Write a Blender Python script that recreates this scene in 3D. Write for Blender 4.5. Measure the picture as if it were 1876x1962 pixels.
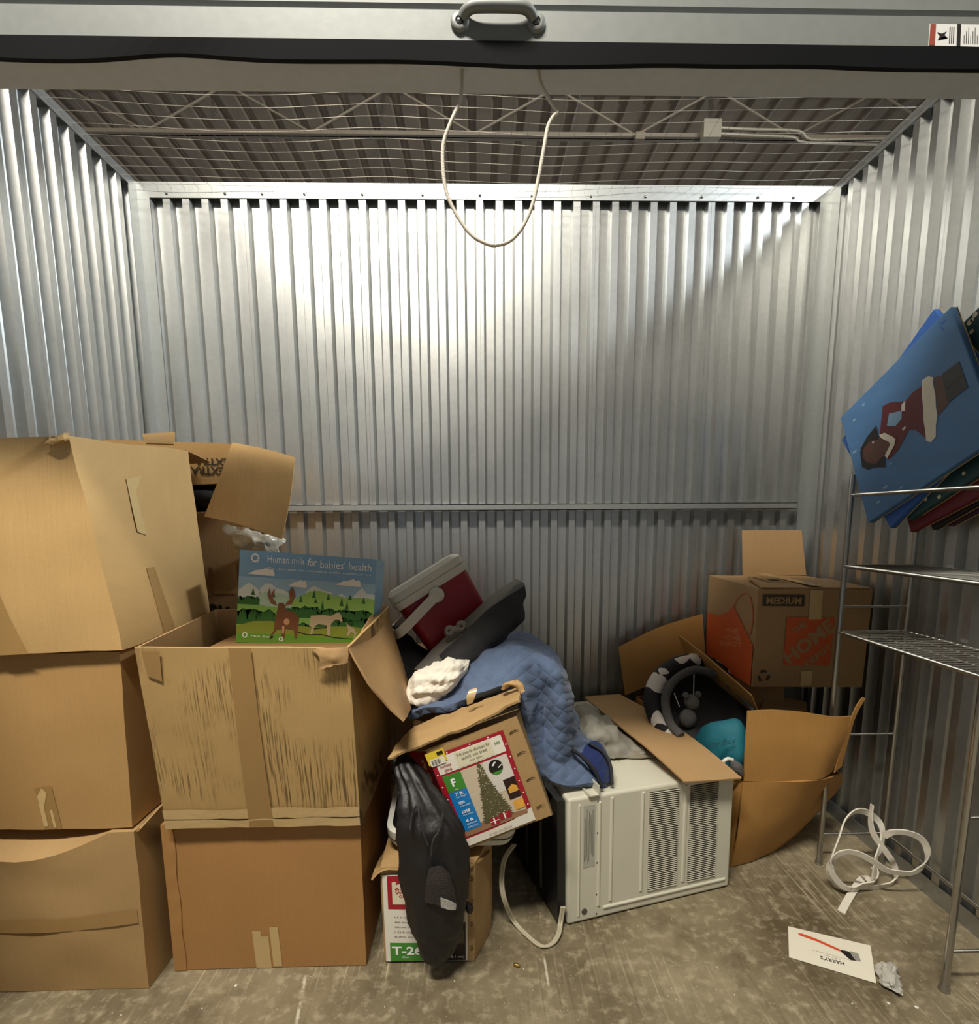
import bpy, bmesh, math, random
import numpy as np
from mathutils import Vector, Matrix, noise

random.seed(7)
for o in list(bpy.data.objects):
    bpy.data.objects.remove(o, do_unlink=True)
scene = bpy.context.scene
COL = scene.collection

# ------------------------------------------------------------------ camera
PITCH, YAW, ROLL, CAMH = 0.142062, 0.021108, -0.005853, 1.173942
cp, sp = math.cos(PITCH), math.sin(PITCH)
x_ax = Vector((math.cos(YAW), -math.sin(YAW), 0)); y_ax = Vector((math.sin(YAW), math.cos(YAW), 0)); z_ax = Vector((0, 0, 1))
fwd = y_ax * cp - z_ax * sp
up0 = y_ax * sp + z_ax * cp
right = x_ax * math.cos(ROLL) + up0 * math.sin(ROLL)
up = -x_ax * math.sin(ROLL) + up0 * math.cos(ROLL)
cam_d = bpy.data.cameras.new('camera'); cam = bpy.data.objects.new('camera', cam_d); COL.objects.link(cam)
cam.matrix_world = Matrix(((right.x, up.x, -fwd.x, 0), (right.y, up.y, -fwd.y, 0), (right.z, up.z, -fwd.z, CAMH), (0, 0, 0, 1)))
cam_d.sensor_fit = 'HORIZONTAL'; cam_d.sensor_width = 36.0
cam_d.lens = 1032.232 * 36.0 / 1876.0
cam_d.shift_y = 159.838 / 1876.0
cam_d.clip_start = 0.02
scene.camera = cam

# ------------------------------------------------------------------ light
world = bpy.data.worlds.new('world'); scene.world = world; world.use_nodes = True
wb = world.node_tree.nodes['Background']
wb.inputs[0].default_value = (0.80, 0.84, 0.88, 1); wb.inputs[1].default_value = 0.16

def area(name, loc, target, sx, sy, watts, col):
    d = bpy.data.lights.new(name, 'AREA'); d.shape = 'RECTANGLE'; d.size = sx; d.size_y = sy
    d.energy = watts; d.color = col
    o = bpy.data.objects.new(name, d); COL.objects.link(o); o.location = loc
    o.rotation_euler = (Vector(target) - Vector(loc)).to_track_quat('-Z', 'Y').to_euler()
    return o
# corridor strip lamp high above the camera: reaches the upper back wall over the door head and the floor under the door
area('corridor_lamp', (-0.70, -0.50, 4.20), (-0.2, 1.5, 1.2), 1.5, 0.20, 200, (1.0, 0.94, 0.82))
# strip lamp of the next aisle on the right, shining in over the top of the right wall
area('side_aisle_lamp', (2.95, 1.05, 3.48), (0.4, 2.25, 2.0), 0.55, 0.25, 165, (0.88, 0.96, 1.0))
scene.view_settings.view_transform = 'Standard'; scene.view_settings.look = 'None'
scene.view_settings.exposure = 0.10; scene.view_settings.gamma = 1.0
scene.view_settings.use_curve_mapping = False

# ------------------------------------------------------------------ helpers
def lin(c):
    r = []
    for v in c[:3]:
        v = v / 255.0
        r.append(v / 12.92 if v <= 0.04045 else ((v + 0.055) / 1.055) ** 2.4)
    return tuple(r) + (1.0,)

MATS = {}
def nodes_of(m):
    m.use_nodes = True
    return m.node_tree.nodes, m.node_tree.links, m.node_tree.nodes['Principled BSDF']

def plain(name, col, rough=0.6, metal=0.0, var=0.12, scale=14.0, bump=0.0, bscale=60.0, spec=0.5, alpha=None, stretch=(1, 1, 1)):
    """solid colour with noise mottling and optional fine relief"""
    if name in MATS: return MATS[name]
    m = bpy.data.materials.new(name); n, l, b = nodes_of(m)
    tc = n.new('ShaderNodeTexCoord'); mp = n.new('ShaderNodeMapping'); l.new(tc.outputs['Object'], mp.inputs[0])
    mp.inputs['Scale'].default_value = stretch
    nz = n.new('ShaderNodeTexNoise'); nz.inputs['Scale'].default_value = scale; nz.inputs['Detail'].default_value = 4
    l.new(mp.outputs[0], nz.inputs['Vector'])
    mx = n.new('ShaderNodeMix'); mx.data_type = 'RGBA'
    c = lin(col)
    mx.inputs[6].default_value = tuple(v * (1 - var) for v in c[:3]) + (1,)
    mx.inputs[7].default_value = tuple(min(1, v * (1 + var)) for v in c[:3]) + (1,)
    l.new(nz.outputs[0], mx.inputs[0]); l.new(mx.outputs[2], b.inputs['Base Color'])
    b.inputs['Roughness'].default_value = rough; b.inputs['Metallic'].default_value = metal
    b.inputs['Specular IOR Level'].default_value = spec
    if bump:
        nb = n.new('ShaderNodeTexNoise'); nb.inputs['Scale'].default_value = bscale; nb.inputs['Detail'].default_value = 3
        l.new(mp.outputs[0], nb.inputs['Vector'])
        bp = n.new('ShaderNodeBump'); bp.inputs['Strength'].default_value = bump; bp.inputs['Distance'].default_value = 0.004
        l.new(nb.outputs[0], bp.inputs['Height']); l.new(bp.outputs[0], b.inputs['Normal'])
    if alpha is not None: b.inputs['Alpha'].default_value = alpha
    MATS[name] = m
    return m

def cardboard(name, col, scuff=0.0, var=0.10):
    """kraft board: mottling, faint flute lines, scuffed dark flute streaks in patches"""
    m = bpy.data.materials.new(name); n, l, b = nodes_of(m)
    tc = n.new('ShaderNodeTexCoord')
    nz = n.new('ShaderNodeTexNoise'); nz.inputs['Scale'].default_value = 5.0; nz.inputs['Detail'].default_value = 6
    l.new(tc.outputs['Object'], nz.inputs['Vector'])
    fine = n.new('ShaderNodeTexNoise'); fine.inputs['Scale'].default_value = 260.0
    l.new(tc.outputs['Object'], fine.inputs['Vector'])
    mp = n.new('ShaderNodeMapping'); mp.inputs['Scale'].default_value = (300, 12, 9.0); l.new(tc.outputs['Object'], mp.inputs[0])
    st = n.new('ShaderNodeTexNoise'); st.inputs['Scale'].default_value = 1.0; st.inputs['Detail'].default_value = 2
    l.new(mp.outputs[0], st.inputs['Vector'])
    c = lin(col)
    mx = n.new('ShaderNodeMix'); mx.data_type = 'RGBA'
    mx.inputs[6].default_value = tuple(v * (1 - var) for v in c[:3]) + (1,)
    mx.inputs[7].default_value = tuple(min(1, v * (1 + var)) for v in c[:3]) + (1,)
    l.new(nz.outputs[0], mx.inputs[0])
    m2 = n.new('ShaderNodeMix'); m2.data_type = 'RGBA'; m2.blend_type = 'MULTIPLY'; m2.inputs[0].default_value = 0.16
    l.new(mx.outputs[2], m2.inputs[6]); l.new(fine.outputs[0], m2.inputs[7])
    m3 = n.new('ShaderNodeMix'); m3.data_type = 'RGBA'; m3.blend_type = 'MULTIPLY'; m3.inputs[0].default_value = 0.10
    l.new(m2.outputs[2], m3.inputs[6]); l.new(st.outputs[0], m3.inputs[7])
    out = m3.outputs[2]
    if scuff:
        msk = n.new('ShaderNodeTexNoise'); msk.inputs['Scale'].default_value = 5.5; msk.inputs['Detail'].default_value = 3
        l.new(tc.outputs['Object'], msk.inputs['Vector'])
        mr = n.new('ShaderNodeMapRange'); mr.inputs[1].default_value = 0.45; mr.inputs[2].default_value = 0.62
        l.new(msk.outputs[0], mr.inputs[0])
        sr = n.new('ShaderNodeMapRange'); sr.inputs[1].default_value = 0.5; sr.inputs[2].default_value = 0.62
        l.new(st.outputs[0], sr.inputs[0])
        mu = n.new('ShaderNodeMath'); mu.operation = 'MULTIPLY'; l.new(mr.outputs[0], mu.inputs[0]); l.new(sr.outputs[0], mu.inputs[1])
        ms = n.new('ShaderNodeMath'); ms.operation = 'MULTIPLY'; ms.inputs[1].default_value = scuff; l.new(mu.outputs[0], ms.inputs[0])
        m4 = n.new('ShaderNodeMix'); m4.data_type = 'RGBA'; l.new(ms.outputs[0], m4.inputs[0]); l.new(out, m4.inputs[6])
        m4.inputs[7].default_value = lin((74, 58, 34)); out = m4.outputs[2]
    l.new(out, b.inputs['Base Color'])
    b.inputs['Roughness'].default_value = 0.62; b.inputs['Specular IOR Level'].default_value = 0.3
    bp = n.new('ShaderNodeBump'); bp.inputs['Strength'].default_value = 0.12; bp.inputs['Distance'].default_value = 0.003
    l.new(st.outputs[0], bp.inputs['Height']); l.new(bp.outputs[0], b.inputs['Normal'])
    MATS[name] = m
    return m

def obj(name, verts, faces, mat, parent=None, smooth=None):
    """one mesh object from world coordinates; parented pieces keep their world place"""
    off = Vector((0, 0, 0))
    if parent is not None:
        off = Vector(parent.get('_w', parent.location))
    me = bpy.data.meshes.new(name)
    me.from_pydata([tuple(Vector(v) - off) for v in verts], [], [tuple(f) for f in faces])
    me.update()
    bm = bmesh.new(); bm.from_mesh(me)
    bmesh.ops.remove_doubles(bm, verts=bm.verts, dist=1e-5)
    bmesh.ops.recalc_face_normals(bm, faces=bm.faces)
    bm.to_mesh(me); bm.free()
    if smooth is not None:
        me.polygons.foreach_set('use_smooth', [True] * len(me.polygons))
        me.set_sharp_from_angle(angle=math.radians(smooth))
    me.materials.append(mat if not isinstance(mat, str) else MATS[mat])
    o = bpy.data.objects.new(name, me); COL.objects.link(o)
    if parent is not None: o.parent = parent
    return o

WORLD_OFF = {}
def thing(name, label, cat, loc=(0, 0, 0), group=None):
    o = bpy.data.objects.new(name, None); o.empty_display_size = 0.05
    COL.objects.link(o); o.location = loc; o['label'] = label; o['category'] = cat
    if group: o['group'] = group
    return o
def tag(o, label, cat, group=None):
    o['label'] = label; o['category'] = cat
    if group: o['group'] = group
    return o
def struct(o, label=None):
    o['kind'] = 'structure'
    if label: o['label'] = label
    return o
def sub(parent_part, root, name, verts, faces, mat, smooth=None):
    """a sub-part: child of a part whose own origin sits at the root"""
    o = obj(name, verts, faces, mat, root, smooth); o.parent = parent_part
    return o

class Geo:
    """collects faces of one mesh"""
    def __init__(s): s.v = []; s.f = []
    def add(s, vs, fs):
        k = len(s.v); s.v += [tuple(v) for v in vs]; s.f += [tuple(i + k for i in f) for f in fs]; return s
    def box(s, x0, x1, y0, y1, z0, z1, M=None):
        vs = [Vector((x, y, z)) for z in (z0, z1) for y in (y0, y1) for x in (x0, x1)]
        if M is not None: vs = [M @ v for v in vs]
        return s.add(vs, [(0, 2, 3, 1), (4, 5, 7, 6), (0, 1, 5, 4), (2, 6, 7, 3), (0, 4, 6, 2), (1, 3, 7, 5)])
    def tube(s, path, r, seg=8, closed=False, cap=True):
        pts = [Vector(p) for p in path]; n = len(pts); vs = []; fs = []
        rr = r if isinstance(r, (list, tuple)) else [r] * n
        ref = None
        for i, p in enumerate(pts):
            a = pts[(i - 1) % n] if (closed or i > 0) else pts[i]
            b = pts[(i + 1) % n] if (closed or i < n - 1) else pts[i]
            t = (b - a).normalized()
            if ref is None:
                ref = t.orthogonal().normalized()
            ref = (ref - t * ref.dot(t)).normalized(); bi = t.cross(ref)
            for k in range(seg):
                an = 2 * math.pi * k / seg
                vs.append(p + (ref * math.cos(an) + bi * math.sin(an)) * rr[i])
        m = n if closed else n - 1
        for i in range(m):
            for k in range(seg):
                j = (i + 1) % n
                fs.append((i * seg + k, i * seg + (k + 1) % seg, j * seg + (k + 1) % seg, j * seg + k))
        if cap and not closed:
            fs.append(tuple(range(seg))); fs.append(tuple((n - 1) * seg + k for k in range(seg)))
        return s.add(vs, fs)
    def lathe(s, prof, M, seg=20):
        vs = []; fs = []; n = len(prof)
        for (r, z) in prof:
            for k in range(seg):
                an = 2 * math.pi * k / seg
                vs.append(M @ Vector((r * math.cos(an), r * math.sin(an), z)))
        for i in range(n - 1):
            for k in range(seg):
                fs.append((i * seg + k, i * seg + (k + 1) % seg, (i + 1) * seg + (k + 1) % seg, (i + 1) * seg + k))
        fs.append(tuple(range(seg))); fs.append(tuple((n - 1) * seg + k for k in range(seg)))
        return s.add(vs, fs)
    def make(s, name, mat, parent=None, smooth=None): return obj(name, s.v, s.f, mat, parent, smooth)

class Face:
    """a quad face (bottom-left, bottom-right, top-right, top-left seen from outside) that may bulge outward"""
    def __init__(s, bl, br, tr, tl, bulge=0.0):
        s.q = [Vector(p) for p in (bl, br, tr, tl)]; s.bulge = bulge
        s.n = ((s.q[1] - s.q[0]) + (s.q[2] - s.q[3])).cross((s.q[3] - s.q[0]) + (s.q[2] - s.q[1])).normalized()
        s.w = ((s.q[1] - s.q[0]).length + (s.q[2] - s.q[3]).length) / 2
        s.h = ((s.q[3] - s.q[0]).length + (s.q[2] - s.q[1]).length) / 2
    def at(s, u, v, off=0.0):
        a, b, c, d = s.q
        p = a * (1 - u) * (1 - v) + b * u * (1 - v) + c * u * v + d * (1 - u) * v
        cu = min(1, max(0, u)); cv = min(1, max(0, v))
        return p + s.n * (off + s.bulge * math.sin(math.pi * cu) * math.sin(math.pi * cv))

def cut_poly(pts, du):
    """split a 2-D polygon into vertical strips no wider than du so that it can follow a bulged face"""
    lo = min(p[0] for p in pts); hi = max(p[0] for p in pts)
    n = max(1, int(math.ceil((hi - lo) / du)))
    bm = bmesh.new(); vs = [bm.verts.new((p[0], p[1], 0)) for p in pts]; bm.faces.new(vs)
    for ax in (0, 1):
        a = min(p[ax] for p in pts); b = max(p[ax] for p in pts); m = max(1, int(math.ceil((b - a) / du)))
        for i in range(1, m):
            c = a + (b - a) * i / m
            no = (1, 0, 0) if ax == 0 else (0, 1, 0)
            co = (c, 0, 0) if ax == 0 else (0, c, 0)
            bmesh.ops.bisect_plane(bm, geom=bm.verts[:] + bm.edges[:] + bm.faces[:], plane_co=co, plane_no=no)
    bmesh.ops.triangulate(bm, faces=bm.faces)
    bm.verts.index_update()
    r = [tuple(v.co[:2]) for v in bm.verts], [tuple(v.index for v in f.verts) for f in bm.faces]
    bm.free(); return r

def decal(face, polys, mat, name, parent, off=0.0008, root=None, du=None, each=False):
    """flat print on a face: polygons in face units (0..1)"""
    if each and len(polys) > 1:
        return [decal(face, [p], mat, name, parent, off, root, du) for p in polys]
    g = Geo()
    for pts in polys:
        if du is None and face.bulge == 0: 
            v2, f2 = cut_poly(pts, 9)
        else: v2, f2 = cut_poly(pts, du or 0.12)
        g.add([face.at(u, v, off) for u, v in v2], f2)
    if root is not None:
        o = obj(name, g.v, g.f, mat, root); o.parent = parent; return o
    return obj(name, g.v, g.f, mat, parent)

def rect(u0, v0, u1, v1): return [(u0, v0), (u1, v0), (u1, v1), (u0, v1)]
def disc(u, v, r, asp=1.0, n=14): return [(u + r * math.cos(2 * math.pi * k / n), v + r * asp * math.sin(2 * math.pi * k / n)) for k in range(n)]

def text2d(s, bold=0.0, shear=0.0):
    cu = bpy.data.curves.new('lettering', 'FONT'); cu.body = s; cu.size = 1.0; cu.offset = bold; cu.shear = shear
    cu.resolution_u = 2; cu.fill_mode = 'FRONT'
    o = bpy.data.objects.new('lettering_tmp', cu); COL.objects.link(o)
    me = bpy.data.meshes.new_from_object(o)
    v = [tuple(p.co[:2]) for p in me.vertices]; f = [tuple(p.vertices) for p in me.polygons]
    bpy.data.objects.remove(o, do_unlink=True); bpy.data.curves.remove(cu); bpy.data.meshes.remove(me)
    return v, f
def lettering(face, s, u0, v0, u1, v1, mat, name, parent, off=0.0012, bold=0.0, rot180=False, shear=0.0, root=None, ang=0.0):
    """text filling the rectangle u0..u1, v0..v1 of a face"""
    v, f = text2d(s, bold, shear)
    if not v: return None
    xs = [p[0] for p in v]; ys = [p[1] for p in v]
    ax, bx = min(xs), max(xs); ay, by = min(ys), max(ys)
    out = []
    for x, y in v:
        u = (x - ax) / (bx - ax or 1); w = (y - ay) / (by - ay or 1)
        if rot180: u, w = 1 - u, 1 - w
        uu = u0 + u * (u1 - u0); vv = v0 + w * (v1 - v0)
        if ang:
            cu_, cv_ = (u0 + u1) / 2, (v0 + v1) / 2
            X = (uu - cu_) * face.w; Y = (vv - cv_) * face.h
            uu = cu_ + (X * math.cos(ang) - Y * math.sin(ang)) / face.w
            vv = cv_ + (X * math.sin(ang) + Y * math.cos(ang)) / face.h
        out.append(face.at(uu, vv, off))
    if root is not None:
        o = obj(name, out, f, mat, root); o.parent = parent; return o
    return obj(name, out, f, mat, parent)

def crom(p0, p1, p2, p3, t):
    return 0.5 * ((2 * p1) + (-p0 + p2) * t + (2 * p0 - 5 * p1 + 4 * p2 - p3) * t * t + (-p0 + 3 * p1 - 3 * p2 + p3) * t ** 3)
def spline(pts, sub=6, closed=False):
    pts = [Vector(p) for p in pts]; n = len(pts); out = []
    m = n if closed else n - 1
    for i in range(m):
        g = lambda k: pts[k % n] if closed else pts[min(max(k, 0), n - 1)]
        for j in range(sub):
            out.append(crom(g(i - 1), g(i), g(i + 1), g(i + 2), j / sub))
    if not closed: out.append(pts[-1])
    return out
def grid_spline(ctrl, su, sv):
    rows = [spline(r, su) for r in ctrl]
    cols = list(zip(*rows))
    cols = [spline(c, sv) for c in cols]
    return [list(r) for r in zip(*cols)]

def fbm(p, s, seed=0.0):
    return noise.fractal(Vector(p) * s + Vector((seed, seed * 1.7, seed * 0.3)), 0.9, 2.1, 4)

def sheet(name, ctrl, th, mat, parent=None, su=5, sv=5, amp=0.0, ns=20.0, seed=0.0, smooth=40, jag=0.0):
    """a bent sheet with thickness through a grid of control points"""
    G = grid_spline(ctrl, su, sv); R = len(G); C = len(G[0])
    N = [[None] * C for _ in range(R)]
    for i in range(R):
        for j in range(C):
            a = G[min(i + 1, R - 1)][j] - G[max(i - 1, 0)][j]; b = G[i][min(j + 1, C - 1)] - G[i][max(j - 1, 0)]
            N[i][j] = b.cross(a).normalized()
    vs = []; fs = []
    for i in range(R):
        for j in range(C):
            p = G[i][j]; d = amp * fbm(p, ns, seed) if amp else 0
            if jag and (i in (0, R - 1) or j in (0, C - 1)):
                c = G[R // 2][C // 2]; p = p + (c - p).normalized() * jag * (0.5 + 0.8 * noise.noise(p * 160))
            vs.append(p + N[i][j] * (d + th / 2)); 
    for i in range(R):
        for j in range(C):
            vs.append(vs[i * C + j] - N[i][j] * th)
    o = R * C
    for i in range(R - 1):
        for j in range(C - 1):
            a = i * C + j
            fs.append((a, a + 1, a + C + 1, a + C)); fs.append((o + a, o + a + C, o + a + C + 1, o + a + 1))
    for j in range(C - 1):
        fs.append((j, o + j, o + j + 1, j + 1)); a = (R - 1) * C + j; fs.append((a, a + 1, o + a + 1, o + a))
    for i in range(R - 1):
        a = i * C; fs.append((a, a + C, o + a + C, o + a)); a = i * C + C - 1; fs.append((a, o + a, o + a + C, a + C))
    return obj(name, vs, fs, mat, parent, smooth)

def loft(name, rings, mat, parent=None, seg=28, fold=None, amp=0.0, ns=15.0, seed=0.0, smooth=60, sub=4):
    """closed skin through elliptical rings: (centre, half-width vector, half-depth vector)"""
    Cn = spline([r[0] for r in rings], sub); A = spline([r[1] for r in rings], sub); B = spline([r[2] for r in rings], sub)
    vs = []; fs = []; n = len(Cn)
    for i in range(n):
        for k in range(seg):
            an = 2 * math.pi * k / seg
            r = 1.0
            if fold: r += fold(i / (n - 1), an)
            p = Cn[i] + A[i] * math.cos(an) * r + B[i] * math.sin(an) * r
            if amp:
                d = (p - Cn[i]); d = d.normalized() if d.length > 1e-6 else Vector((0, 0, 1))
                p = p + d * amp * fbm(p, ns, seed)
            vs.append(p)
    for i in range(n - 1):
        for k in range(seg):
            fs.append((i * seg + k, i * seg + (k + 1) % seg, (i + 1) * seg + (k + 1) % seg, (i + 1) * seg + k))
    fs.append(tuple(range(seg))); fs.append(tuple((n - 1) * seg + k for k in range(seg)))
    return obj(name, vs, fs, mat, parent, smooth)

FID = {'front': (0, 1, 5, 4), 'right': (1, 2, 6, 5), 'left': (3, 0, 4, 7), 'back': (2, 3, 7, 6), 'top': (4, 5, 6, 7), 'bottom': (3, 2, 1, 0)}
def cface(c8, side, bulge=0.0):
    return Face(*[c8[i] for i in FID[side]], bulge=bulge)
def hexa(name, c8, mat, parent, bulge=None, n=10, crush=0.0, seed=0.0, edge=None, skip=()):
    """closed carton body: six bulging faces, dented along its edges"""
    bulge = bulge or {}
    g = Geo()
    for side in FID:
        if side in skip: continue
        F = cface(c8, side, bulge.get(side, 0.0)); vs = []; fs = []
        for j in range(n + 1):
            for i in range(n + 1):
                p = F.at(i / n, j / n)
                if crush:
                    w = Vector((noise.noise(p * 9 + Vector((seed, 0, 0))), noise.noise(p * 9 + Vector((0, seed, 5))), noise.noise(p * 9 + Vector((3, 0, seed)))))
                    p = p + w * crush
                if edge: p = edge(side, i / n, j / n, p)
                vs.append(p)
        for j in range(n):
            for i in range(n):
                a = j * (n + 1) + i; fs.append((a, a + 1, a + n + 2, a + n + 1))
        g.add(vs, fs)
    return g.make(name, mat, parent, smooth=28)

def thick_quad(g, a, b, c, d, th, n=1, bend=0.0):
    """a board with thickness from four corners, bent along the a-b direction"""
    F = Face(a, b, c, d); vs = []; fs = []
    m = n + 1
    for s in (0.5, -0.5):
        for j in range(m):
            for i in range(m):
                vs.append(F.at(i / n, j / n, s * th + bend * math.sin(math.pi * j / n)))
    o = m * m
    for j in range(n):
        for i in range(n):
            k = j * m + i
            fs.append((k, k + 1, k + m + 1, k + m)); fs.append((o + k, o + k + m, o + k + m + 1, o + k + 1))
    for i in range(n):
        fs.append((i, o + i, o + i + 1, i + 1)); k = n * m + i; fs.append((k, k + 1, o + k + 1, o + k))
        k = i * m; fs.append((k, k + m, o + k + m, o + k)); k = i * m + n; fs.append((k, o + k, o + k + m, k + m))
    g.add(vs, fs); return F
def board(name, a, b, c, d, th, mat, parent, n=6, bend=0.0, smooth=35):
    g = Geo(); F = thick_quad(g, a, b, c, d, th, n, bend); o = g.make(name, mat, parent, smooth); return o, F

# ------------------------------------------------------------------ materials of the place
def galvanised(name, col, rough, metal):
    m = bpy.data.materials.new(name); n, l, b = nodes_of(m)
    tc = n.new('ShaderNodeTexCoord')
    v = n.new('ShaderNodeTexNoise'); v.inputs['Scale'].default_value = 55; v.inputs['Detail'].default_value = 5; l.new(tc.outputs['Object'], v.inputs['Vector'])
    big = n.new('ShaderNodeTexNoise'); big.inputs['Scale'].default_value = 3.0; l.new(tc.outputs['Object'], big.inputs['Vector'])
    c = lin(col); mx = n.new('ShaderNodeMix'); mx.data_type = 'RGBA'
    mx.inputs[6].default_value = tuple(x * 0.9 for x in c[:3]) + (1,); mx.inputs[7].default_value = tuple(min(1, x * 1.1) for x in c[:3]) + (1,)
    l.new(v.outputs[0], mx.inputs[0]); l.new(mx.outputs[2], b.inputs['Base Color'])
    mr = n.new('ShaderNodeMapRange'); mr.inputs[3].default_value = rough - 0.06; mr.inputs[4].default_value = rough + 0.08
    l.new(big.outputs[0], mr.inputs[0]); l.new(mr.outputs[0], b.inputs['Roughness'])
    b.inputs['Metallic'].default_value = metal
    bp = n.new('ShaderNodeBump'); bp.inputs['Strength'].default_value = 0.06; bp.inputs['Distance'].default_value = 0.002
    l.new(v.outputs[0], bp.inputs['Height']); l.new(bp.outputs[0], b.inputs['Normal'])
    MATS[name] = m; return m
SHEET = galvanised('galvanised_sheet', (196, 197, 195), 0.35, 0.97)
TRIM = galvanised('galvanised_trim', (176, 178, 176), 0.42, 0.85)
DOORM = galvanised('painted_door_steel', (130, 133, 131), 0.5, 0.25)
FLANGE = galvanised('lightened_flange_steel', (198, 204, 214), 0.6, 0.0)  # door steel made paler and cooler, standing in for bounce light on the underside
plain('rubber', (15, 16, 20), 0.75, spec=0.2); plain('screw_steel', (120, 120, 118), 0.35, 0.8)
plain('chrome', (176, 174, 168), 0.24, 0.95, var=0.05)
plain('wire', (128, 122, 112), 0.5, 0.5)
plain('deck_paint', (156, 140, 120), 0.75, var=0.16, scale=3)
plain('beam_paint', (146, 133, 115), 0.7); plain('conduit', (190, 180, 160), 0.5, 0.3); plain('gap_black', (14, 13, 12), 0.9)

def concrete():
    mat_ = bpy.data.materials.new('worn_concrete'); n, l, b = nodes_of(mat_)
    tc = n.new('ShaderNodeTexCoord')
    def nz(scale, det, st=(1, 1, 1), loc=(0, 0, 0)):
        mp = n.new('ShaderNodeMapping'); mp.inputs['Scale'].default_value = st; mp.inputs['Location'].default_value = loc
        l.new(tc.outputs['Object'], mp.inputs[0])
        t = n.new('ShaderNodeTexNoise'); t.inputs['Scale'].default_value = scale; t.inputs['Detail'].default_value = det; t.inputs['Roughness'].default_value = 0.6
        l.new(mp.outputs[0], t.inputs['Vector']); return t.outputs[0]
    def rng(s, a, c):
        r = n.new('ShaderNodeMapRange'); r.inputs[1].default_value = a; r.inputs[2].default_value = c; l.new(s, r.inputs[0]); return r.outputs[0]
    def mul(a, c):
        r = n.new('ShaderNodeMath'); r.operation = 'MULTIPLY'; l.new(a, r.inputs[0])
        if isinstance(c, float): r.inputs[1].default_value = c
        else: l.new(c, r.inputs[1])
        return r.outputs[0]
    def mix(f, a, c):
        r = n.new('ShaderNodeMix'); r.data_type = 'RGBA'; l.new(f, r.inputs[0])
        for i, s in ((6, a), (7, c)):
            if isinstance(s, tuple): r.inputs[i].default_value = s
            else: l.new(s, r.inputs[i])
        return r.outputs[2]
    base = mix(rng(nz(2.6, 8), 0.32, 0.68), lin((92, 80, 58)), lin((150, 138, 112)))
    base = mix(mul(rng(nz(34, 6), 0.50, 0.72), 0.75), base, lin((178, 166, 138)))      # fine pale pitting
    base = mix(mul(rng(nz(8, 6, loc=(3, 1, 0)), 0.52, 0.70), 0.6), base, lin((88, 76, 56)))   # damp blotches
    streak = mul(rng(nz(1.0, 3, (120, 2.4, 1)), 0.56, 0.66), rng(nz(2.2, 2, loc=(7, 2, 0)), 0.45, 0.62))
    base = mix(mul(streak, 0.62), base, lin((196, 184, 154)))                            # broom and drag marks along the depth
    dark = mul(rng(nz(1.0, 3, (70, 1.6, 1), (4, 0, 0)), 0.56, 0.66), rng(nz(1.8, 2, loc=(1, 9, 0)), 0.45, 0.6))
    base = mix(mul(dark, 0.5), base, lin((80, 70, 54)))
    base = mix(mul(rng(nz(120, 2), 0.70, 0.74), 0.9), base, lin((222, 216, 200)))        # specks
    sx = n.new('ShaderNodeSeparateXYZ'); l.new(tc.outputs['Object'], sx.inputs[0])
    for a0, b0, w0, y0, y1 in ((-0.2649, -0.1535, 0.005, 0.6, 1.262), (0.1740, -0.0036, 0.004, 1.20, 1.305)):      # scraped pale lines in the slab
        ln = n.new('ShaderNodeMath'); ln.operation = 'MULTIPLY_ADD'; ln.inputs[1].default_value = -b0; l.new(sx.outputs[1], ln.inputs[0]); l.new(sx.outputs[0], ln.inputs[2])
        df = n.new('ShaderNodeMath'); df.operation = 'SUBTRACT'; df.inputs[1].default_value = a0; l.new(ln.outputs[0], df.inputs[0])
        ab = n.new('ShaderNodeMath'); ab.operation = 'ABSOLUTE'; l.new(df.outputs[0], ab.inputs[0])
        lt = n.new('ShaderNodeMapRange'); lt.inputs[1].default_value = w0; lt.inputs[2].default_value = w0 * 0.5; l.new(ab.outputs[0], lt.inputs[0])
        m = mul(lt.outputs[0], rng(nz(30, 3, loc=(5, 5, 0)), 0.36, 0.5))
        m = mul(m, rng(sx.outputs[1], y0, y0 + 0.02)); m = mul(m, rng(sx.outputs[1], y1, y1 - 0.02))
        base = mix(mul(m, 0.8), base, lin((208, 200, 180)))
    l.new(base, b.inputs['Base Color'])
    b.inputs['Roughness'].default_value = 0.55; b.inputs['Specular IOR Level'].default_value = 0.4
    bp = n.new('ShaderNodeBump'); bp.inputs['Strength'].default_value = 0.25; bp.inputs['Distance'].default_value = 0.004
    l.new(nz(60, 6), bp.inputs['Height']); l.new(bp.outputs[0], b.inputs['Normal'])
    MATS['concrete'] = mat_
concrete()

# ------------------------------------------------------------------ the unit
XL, XR, YB, YF, ZT = -1.283, 1.395, 2.271, 0.92, 2.44
PIT = 0.0753

g = Geo(); g.box(-3.2, 3.4, -1.6, YB + 0.06, -0.06, 0.0)
struct(g.make('floor', 'concrete'), 'worn stained concrete floor with broom marks')
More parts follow.
